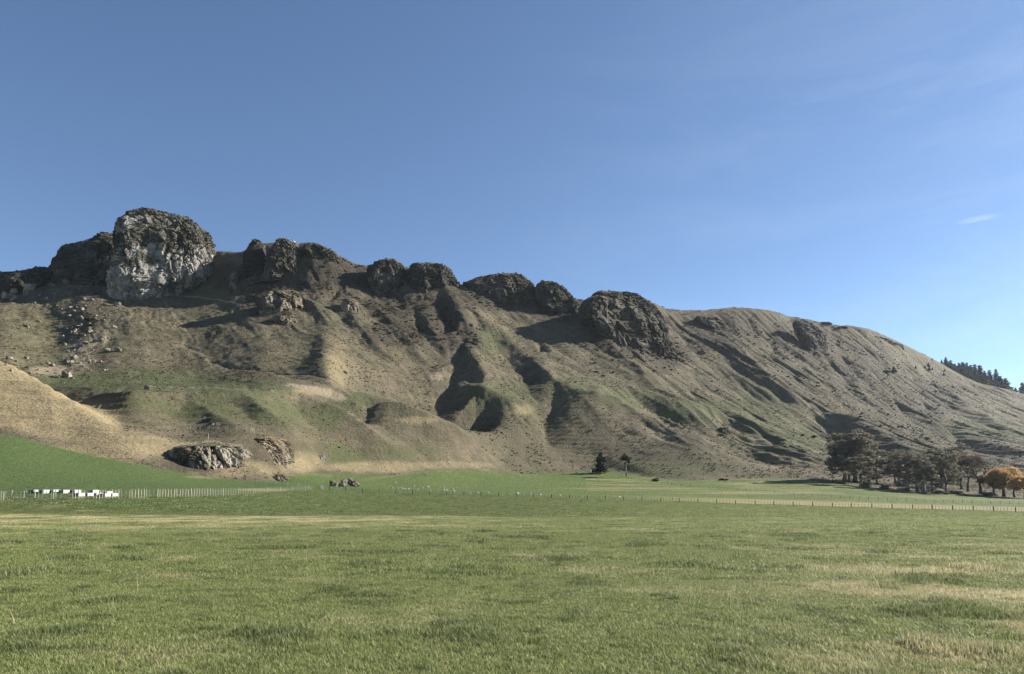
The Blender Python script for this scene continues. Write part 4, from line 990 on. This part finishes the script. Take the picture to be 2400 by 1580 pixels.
RUS = broad_tree(311, 16, 1.0, True, 34, .32)
loc, D = at_px(2268, 1152); plant('russet_tree', RUS, 16, loc, 84/F*D, 'thin russet-topped tree between the gums and the leafless tree', 'tree', None, M_BARK, M_AUTUMN2, 1, .9)
AUT = [broad_tree(312, 12, 1.25, True, 95, .26, .10, 4, .014, .12), broad_tree(313, 12, 1.2, True, 95, .26, .09, 4, .014, .13)]
for (px, py, hp, v, wd, mt, lab) in [(2330,1161,50,0,1.2,M_AUTUMN2,'brownish autumn tree at the left of the orange trees'), (2353,1164,68,1,1.1,M_AUTUMN,'tallest golden orange autumn tree at the right edge of the photo'),
                                 (2378,1166,54,0,1.2,M_AUTUMN,'orange autumn tree second from the right edge of the photo'), (2403,1168,52,1,1.3,M_AUTUMN,'orange autumn tree cut by the right edge of the photo')]:
    loc, D = at_px(px, py)
    pr = AUT[v] if mt is M_AUTUMN else (AUT[v][0], AUT[v][1].copy())
    if mt is not M_AUTUMN: pr[1].materials.clear()
    plant('autumn_tree', pr, 12, loc, hp/F*D, lab, 'tree', 'autumn trees at the right', M_BARK, mt, px*.7, wd)
PINE = pine_tree(320, 15, 6.6, 9, -.05, .50, -.01, .22)
loc, D = at_px(1408, 1110); plant('pine_tree', PINE, 15, loc, 48/F*D, 'dense dark pine casting a long shadow at the hill foot', 'tree', None, M_BARK, M_PINELEAF, 0, 1.0)
UMB = umbrella_pine(321, 14)
loc, D = at_px(1468, 1117); plant('umbrella_pine', UMB, 14, loc, 56/F*D, 'tall pine with a bare pale trunk and flat tuft of crown', 'tree', None, M_GUMBARK, M_PINELEAF, 0, 1.0)
CON = [pine_tree(330+k, 12, r_, 10, .25, .45, 0, .12) for k, r_ in enumerate((2.6, 3.4, 4.4))]
ridge_trees = [(2207,857,9,0),(2217,862,20,0),(2228,870,20,1),(2238,876,18,2),(2248,881,24,1),(2257,886,30,2),(2267,891,34,1),(2276,896,32,2),(2285,899,38,0),(2297,902,40,1),(2308,903,30,2),(2320,906,34,1),(2335,908,40,0),(2345,910,26,2),(2357,914,24,2),(2372,917,8,0),(2380,918,9,0),(2397,922,24,1)]
def on_crest(px, py):
    D = float(np.interp(px, PXC, CREST_D)) + 8; x, y, z = P(px, py, D); return (float(x), D, gz(x, D) - 0.3), D
nth = ['first','second','third','fourth','fifth','sixth','seventh','eighth','ninth','tenth','eleventh','twelfth','thirteenth','fourteenth','fifteenth','sixteenth','seventeenth','eighteenth']
for k, (px, py, hp, v) in enumerate(ridge_trees):
    loc, D = on_crest(px, py)
    plant('conifer_tree', CON[v], 12, loc, (hp+5)/F*D, 'dark conifer on the right end of the ridge, %s from the left of the row' % nth[k], 'tree', 'conifers along the right end of the ridge', M_BARK, M_PINELEAF, k*1.1, rt.uniform(0.9, 1.6))
for k, (px, py, hp, v, lab) in enumerate([(2095,872,13,2,'rounded dark conifer low on the right slope beside a dark bush'), (2146,864,7,0,'small upright conifer alone on the right slope'), (2176,860,10,1,'topmost small conifer of the cluster below the ridge row'),
        (2168,864,7,1,'left small conifer of the cluster below the ridge row'), (2178,868,8,2,'lower small conifer of the cluster below the ridge row'), (2185,868,6,1,'right small conifer of the cluster below the ridge row'),
        (2214,871,6,1,'small conifer on the slope under the ridge row'), (2212,880,6,2,'low small conifer just beneath the other under the ridge row'), (2185,845,5,0,'tiny conifer on the skyline left of the ridge row')]):
    loc, D = at_px(px, py); plant('small_conifer', CON[v], 12, loc, hp/F*D, lab, 'tree', 'small conifers on the right slope', M_BARK, M_PINELEAF, k, 1.3)
BSH = [bush_mesh('bush_%d' % k, 340+k, 1, 1.0, 14, 40, .16) for k in range(3)]
for k, (px, py, wp, lab) in enumerate([(2078,875,18,'dark bush beside the rounded conifer on the right slope'), (212,752,20,'green bush among the fallen boulders on the left slope'), (62,765,16,'low green bush left of the fallen boulders'),
        (794,1050,8,'small dark bush above the green patch on the mound'), (1908,1025,12,'round bush on the spur left of the gum grove'), (1793,1028,12,'dark bush on the spur above the slip'), (1690,1022,22,'dark mass of bush in the hollow of the right hand spur'),
        (1930,757,40,'dark bush on the skyline at the first dip of the right ridge'), (1968,766,40,'dark bush on the skyline at the second dip of the right ridge'), (965,622,10,'dark bush on top of the wide flat-topped bluff'),
        (1880,1022,10,'bush uphill of the round one left of the grove'), (1695,1126,22,'low dark bush at the hill foot behind the paddock'), (1538,1128,20,'clump of dark bush where the paddock meets the hill')]):
    loc, D = at_px(px, py); w_ = wp/F*D/1.9; r = link('bush', BSH[k % 3], M_BUSH, loc=(loc[0], loc[1], loc[2] - (0.30 * w_ if 'skyline' in lab else 0.08 * w_))); r.scale = (w_, w_, w_*(0.32 if 'skyline' in lab else .5 if 'low' in lab else .85)); r.rotation_euler = (0, 0, k)
    tag(r, lab, 'bush', 'bushes on the hill')

UND = [bush_mesh('understorey_%d' % k, 360+k, 1, 1.0, 12, 34, .15) for k in range(2)]
for m_ in UND: m_.materials.append(M_GUMLEAF)
for k, (px, py, wp, lab) in enumerate([(1966,1134,26,'grey understorey shrub by the slender sapling of the grove'), (2028,1143,34,'grey understorey shrub right of the pale-footed short gum'), (2072,1146,36,'grey understorey shrub left of the gap in the grove'),
        (2118,1151,30,'grey understorey shrub right of the gap in the grove'), (2160,1157,30,'grey understorey shrub at the forked white stem'), (2200,1158,34,'grey understorey shrub between the two pale stems'),
        (2240,1158,34,'grey understorey shrub under the heavy-stemmed gum'), (2318,1163,34,'grey understorey shrub under the brownish autumn tree')]):
    loc, D = at_px(px, py); w_ = wp/F*D/1.9; r = link('shrub', UND[k % 2], None, loc=loc); r.scale = (w_, w_*.7, w_*.55); r.rotation_euler = (0, 0, k*.9)
    tag(r, lab, 'shrub', 'shrubs under the grove')

# ------------------------------------------------------------------ fences and gates
def post_mesh(r, h, n=6, name='post_shape'):
    mb = MB(); mb.tube([(0,0,-.25), (0,0,h*.97), (0,0,h)], [r, r*.95, r*.75], n); return mesh_np(name, np.array([tuple(p) for p in mb.v]), mb.f)
def batten_mesh(w, h):
    mb = MB(); mb.box(-w/2, w/2, -.015, .015, .05, h); return mb.mesh('batten_shape')
def fence(pix, step_px, every, lab, post_r=.075, post_h=1.2, bat_w=.05, bat_h=1.1, pm=M_POST, bm=M_POST, wires=5, group='farm fences', d0=60, jit=.25, bat=True):
    pts = densify(pix, 6); W = [hit(a, b, d0) for a, b in pts]
    W = np.array(W); px = np.array([p[0] for p in pts], float)
    # walk along the pixels with a spacing that may change along the fence
    pos = []; x = px[0]
    while x <= px[-1]:
        pos.append(x); f = (x - px[0]) / (px[-1] - px[0]); x += step_px[0] + (step_px[1] - step_px[0]) * f
    pos = np.array(pos); wx = np.interp(pos, px, W[:, 0]); wy = np.interp(pos, px, W[:, 1])
    ws = np.convolve(np.pad(wy, 2, mode='edge'), np.ones(5)/5, 'valid'); wy = ws; wz = ground(wx, wy)
    root = empty('fence', (wx[0], wy[0], wz[0])); tag(root, lab, 'fence', group)
    pm_ = post_mesh(post_r, post_h); pm_.materials.append(pm); bm_ = batten_mesh(bat_w, bat_h); bm_.materials.append(bm)
    o0 = np.array([wx[0], wy[0], wz[0]]); rr = random.Random(len(pos))
    for k in range(len(pos)):
        p = np.array([wx[k], wy[k], wz[k]]) - o0; isp = (k % every == 0)
        if not isp and not bat: continue
        o = link('post' if isp else 'batten', pm_ if isp else bm_, None, root, p)
        ang = math.atan2(wy[min(k+1, len(pos)-1)] - wy[max(k-1, 0)], wx[min(k+1, len(pos)-1)] - wx[max(k-1, 0)])
        o.rotation_euler = (rr.gauss(0, .03), rr.gauss(0, .03), ang); o.scale = (1, 1, 1 + rr.gauss(0, .04))
    for i in range(wires):
        hz = 0.2 + (bat_h - 0.25) * i / max(wires-1, 1); mb = MB()
        mb.tube([(wx[k]-o0[0], wy[k]-o0[1]-.03, wz[k]-o0[2]+hz) for k in range(len(pos))], [.006]*len(pos), 3)
        link('wire', mb.mesh('wire_shape'), M_WIRE, root)
    return root
fence([(-30,1174.5),(0,1174),(100,1172.5),(200,1171),(300,1169),(400,1167),(500,1164),(600,1159),(690,1152),(735,1149.5)], (9.6, 4.6), 6, 'pale timber batten fence in front of the white beehives', .07, 1.2, .055, 1.15)
fence([(772,1148),(820,1152),(900,1158),(1050,1161),(1200,1165),(1400,1171),(1600,1177),(1800,1184),(2000,1190),(2200,1195),(2330,1198.5),(2430,1202)], (6.4, 8.2), 6, 'long dark-posted fence across the middle of the pasture', .15, 1.3, .06, 1.15, M_POSTDARK, M_POSTDARK)
fence([(45,1023),(80,1031),(140,1048),(210,1061),(270,1074),(310,1084),(360,1095),(440,1111)], (28, 22), 1, 'sparse fence between green paddock and golden hill on the left', .08, 1.25, pm=M_POSTDARK, d0=150)
fence([(442,1112),(500,1116),(560,1124),(610,1131),(650,1135),(700,1142),(735,1147)], (4.4, 5.0), 5, 'fence at the foot of the pitted outcrop', .07, 1.15, .045, 1.05, d0=120)
fence([(684,1119),(720,1116),(780,1118),(830,1124),(852,1128),(900,1121),(972,1112),(1040,1107),(1100,1106),(1150,1111),(1222,1118),(1262,1113)], (4.6, 4.0), 6, 'batten fence along the hill foot behind the sheep', .07, 1.15, .045, 1.05, d0=150)
fence([(446,1008.5),(480,1007),(530,1008),(600,1013)], (3.6, 3.6), 6, 'short pale batten fence on top of the mound', .09, 1.6, .13, 1.5, d0=150)
fence([(365,1006),(400,1004),(440,1000),(465,990),(484,980)], (4.0, 3.6), 6, 'fence bending uphill behind the short pale one on the mound', .06, 1.1, .04, 1.0, d0=150)
fence([(1530,1131),(1600,1139),(1700,1147),(1870,1161),(2000,1170),(2200,1178),(2420,1184)], (5.5, 5.5), 4, 'far fence running down the pasture towards the autumn trees', .09, 1.2, .04, 1.05, M_POSTDARK, M_POSTDARK, d0=230)
fence([(1700,1132),(1790,1128),(1850,1123),(1890,1121),(1930,1125),(1975,1134)], (5, 5), 4, 'faint fence over the knoll left of the gum grove', .08, 1.2, .04, 1.05, M_POSTDARK, M_POSTDARK, d0=300)
def gate(px0, px1, py, lab, rows=5, cols=5, hgt=1.15, d0=60):
    x0, y0, z0 = hit(px0, py, d0); x1, y1, z1 = hit(px1, py, d0); y1 = y0; w = x1 - x0
    r = empty('gate', (x0, y0, gz(x0, y0))); tag(r, lab, 'gate', 'farm gates')
    for i in range(rows):
        mb = MB(); z = .15 + (hgt - .2)*i/(rows-1); mb.tube([(0, 0, z), (w, 0, z)], [.032, .032], 6); link('rail', mb.mesh('rail_shape'), M_WHITE, r)
    for i in range(cols):
        mb = MB(); x = w*i/(cols-1); mb.tube([(x, .04, .1), (x, .04, hgt)], [.03, .03], 6); link('stile', mb.mesh('stile_shape'), M_WHITE, r)
    for sx in (-.18, w + .18):
        mb = MB(); mb.tube([(sx, 0, -.3), (sx, 0, 1.45)], [.10, .09], 8); link('gatepost', mb.mesh('gatepost_shape'), M_POST, r)
    mb = MB(); mb.tube([(-.25, .0, 1.2), (-1.1, -.3, 0.0)], [.05, .05], 6); link('brace', mb.mesh('brace_shape'), M_POST, r)
gate(752, 767, 1147.5, 'white barred gate where the pasture fences meet')
gate(-14, 10, 1019, 'white gate at the left edge of the photo under the golden hill', 4, 3, 1.2, 150)
def stake(px, py, hp, lab, d0=100, w=.09):
    x, y, z = hit(px, py, d0); h = hp/F*y; mb = MB(); mb.tube([(0,0,-.2), (0,0,h*.96), (0,0,h)], [w, w*.95, w*.6], 7)
    tag(link('marker_post', mb.mesh('marker_post'), M_POST, loc=(x, y, z)), lab, 'post')
stake(1507.5, 1157, 10, 'single pale post standing alone in the green paddock', 100, .12)
stake(488, 1029, 13, 'pale leaning post on top of the pitted outcrop', 150, .14)
stake(559, 995, 8, 'thin pale post on the mound slope', 150, .08)

# beehives
def hive(px, py, lab, k):
    x, y, z = hit(px, py, 60); r = empty('beehive', (x, y, z), math.radians(43 + rt.uniform(-3, 3)) + math.atan2(-x, y)); tag(r, lab, 'beehive', 'beehives in the left paddock')
    a, b, h = .46, .43, .38
    mb = MB(); mb.box(-a, a, -b, b, .06, h); link('box', mb.mesh('hive_box'), M_HIVE, r)
    mb = MB(); mb.box(-a-.03, a+.03, -b-.03, b+.03, h+.004, h+.07); link('lid', mb.mesh('hive_lid'), M_GREYLID, r)
    mb = MB(); mb.box(-a-.012, -a-.003, -b+.01, b-.01, .08, h-.01); link('dark_side', mb.mesh('hive_side'), M_NAVY, r)  # thin dark navy sheet covering the left side of the box
    mb = MB()
    for yy in (-.34, 0, .34): mb.box(-a, a, yy-.05, yy+.05, -.06, .056)
    link('pallet', mb.mesh('hive_pallet'), M_POST, r)
    mb = MB(); mb.box(-.12, .12, -b-.02, -b-.003, .10, .14); link('entrance', mb.mesh('hive_entrance'), M_NAVY, r)
back = [80, 103, 127, 150, 176, 219]; front = [186, 207, 228, 247, 265]
for k, px in enumerate(back): hive(px, 1156.5, 'white beehive with a dark left side, %s from the left in the back row' % nth[k], k)
hive(252, 1160.5, 'white beehive half hidden behind the right end of the front row', 9)
for k, px in enumerate(front): hive(px, 1164.5, 'white beehive with a dark left side, %s from the left in the front row' % nth[k], k)

# sheep
def sheep_mesh(graze):
    hd = (0.62, 0, .30) if graze else (.66, 0, .88)
    pts = [(0,0,.62),(-.38,0,.62),(-.55,0,.58),(.35,0,.64),(.50,0,.60 if graze else .78),hd,(.74,0,.20 if graze else .86),
           (.32,.13,.35),(.32,.13,.0),(.32,-.13,.35),(.32,-.13,.0),(-.38,.13,.35),(-.38,.13,.0),(-.38,-.13,.35),(-.38,-.13,.0)]
    ed = [(0,1),(1,2),(0,3),(3,4),(4,5),(5,6),(3,7),(7,8),(3,9),(9,10),(1,11),(11,12),(1,13),(13,14)]
    rad = [.27,.26,.16,.25,.15,.10,.06,.08,.045,.08,.045,.09,.045,.09,.045]
    me = bpy.data.meshes.new('sheep_body'); me.from_pydata(pts, ed, []); o = bpy.data.objects.new('sheep_tmp', me); COL.objects.link(o)
    o.modifiers.new('s', 'SKIN'); o.modifiers.new('d', 'SUBSURF').levels = 1
    for i, r in enumerate(rad): me.skin_vertices[0].data[i].radius = (r, r)
    me.skin_vertices[0].data[0].use_root = True
    bpy.context.view_layer.update()
    out = bpy.data.meshes.new_from_object(o.evaluated_get(bpy.context.evaluated_depsgraph_get()))
    bpy.data.objects.remove(o); out.name = 'sheep_body'; out.materials.clear(); out.materials.append(M_WOOL); return out
SH = [sheep_mesh(True), sheep_mesh(False)]
flock = [(925,1134.5,7),(919,1145.5,7),(932,1147,6),(940,1147.5,6),(947,1149,6),(957,1149.5,5),(969,1141,4),(977,1150,5),(990,1146,5),(1003,1143.5,4),(1007,1153,5),(1024,1153,5),(1039,1152,4),(1046,1152,4),(1040,1146,4),(1061,1149,4),(1064,1155,5),
         (1097,1154,5),(1101,1158,5),(1120,1158,4),(1144,1158,6),(1193,1161,5),(1214,1159,5),(1226,1162,5),(1242,1161,5),(1267,1162.5,6),(1277,1164,6),(1313,1164,6),(1363,1166,6),(1452,1168,6),(1491,1169.5,5),(1577,1171,5),(1290,1104,4),(1326,1112,4),(1353,1110,5)]
for k, (px, py, wp) in enumerate(flock):
    x, y, z = hit(px, py, 200); o = link('sheep', SH[k % 3 == 2], None, None, (x, y, z)); s = min(max(wp/F*y/1.25, .85), 1.15); o.scale = (s, s, s)
    o.rotation_euler = (0, 0, rt.choice([0, math.pi]) + rt.uniform(-.7, .7))
    lab = 'small pale sheep grazing in the green paddock behind the long dark-posted fence' if k < 32 else 'small pale sheep near the dense dark pine at the hill foot'
    if k == 0: lab = 'sheep standing highest and apart at the left of the flock'
    tag(o, lab, 'sheep', 'sheep in the paddock')
for (px, py, w_, lab) in [(1052,1088,4,'sheep alone on the golden foot of the mound'), (1569,984,4,'upper sheep on the skyline of the right hand spur'), (1591,994,4,'lower sheep on the skyline of the right hand spur')]:
    x, y, z = hit(px, py, 200); o = link('sheep', SH[0], None, None, (x, y, z)); o.scale = (1.3, 1.3, 1.3); o.rotation_euler = (0, 0, rt.uniform(0, 6)); tag(o, lab, 'sheep', 'sheep on the hill')
x, y, z = hit(1383, 1106, 200); mb = MB(); mb.tube([(0,0,-.2), (0,0,1.0), (0,0,1.25)], [1.0, 1.0, .85], 14); mb.tube([(1.4,0,-.2), (1.4,0,.9)], [.35, .35], 8)
tag(link('water_tank', mb.mesh('water_tank'), M_WHITE, loc=(x, y, z)), 'low white water trough beside the dense dark pine', 'trough')
# summit lookout pillar and masts
x, y, z = P(688, 569, 880.0); r = empty('lookout_pillar', (float(x), 880.0, gz(x, 880.0))); tag(r, 'small dark pillar on a white base at the summit skyline', 'pillar')
mb = MB(); mb.box(-1.2, 1.6, -1, 1, -3, 1.6); link('plinth', mb.mesh('plinth'), M_WHITE, r)
mb = MB(); mb.tube([(-.6,0,1.6), (-.5,0,3.6), (-.9,0,4.4)], [.8, .6, .3], 6); link('pillar', mb.mesh('pillar'), M_NAVY, r)
for k, (px, py) in enumerate(((668, 561), (676.5, 564))):
    x, y, z = P(px, py, 872.0); mb = MB(); mb.tube([(0,0,-6), (0,0,3.6)], [.10, .06], 5); mb.tube([(-.4,0,2.6), (.4,0,2.6)], [.05, .05], 4)
    tag(link('mast', mb.mesh('mast'), M_WHITE, loc=(float(x), 872.0, float(z))), 'thin pale mast on the summit knob, %s one' % ('left' if k == 0 else 'right'), 'mast', 'summit masts')

# ------------------------------------------------------------------ air
hz = MB(); hz.box(-2200, 2200, -650, 1950, -6, 420); me = hz.mesh('haze')
m = bpy.data.materials.new('haze_air'); m.use_nodes = True; nt = m.node_tree; nt.nodes.clear()
out = nt.nodes.new('ShaderNodeOutputMaterial'); pv = nt.nodes.new('ShaderNodeVolumePrincipled')
pv.inputs['Color'].default_value = (0.80, 0.90, 1.0, 1); pv.inputs['Density'].default_value = 0.000026; pv.inputs['Anisotropy'].default_value = 0.65
nt.links.new(pv.outputs[0], out.inputs['Volume'])
hzo = link('haze', me, m); tag(hzo, kind='stuff')
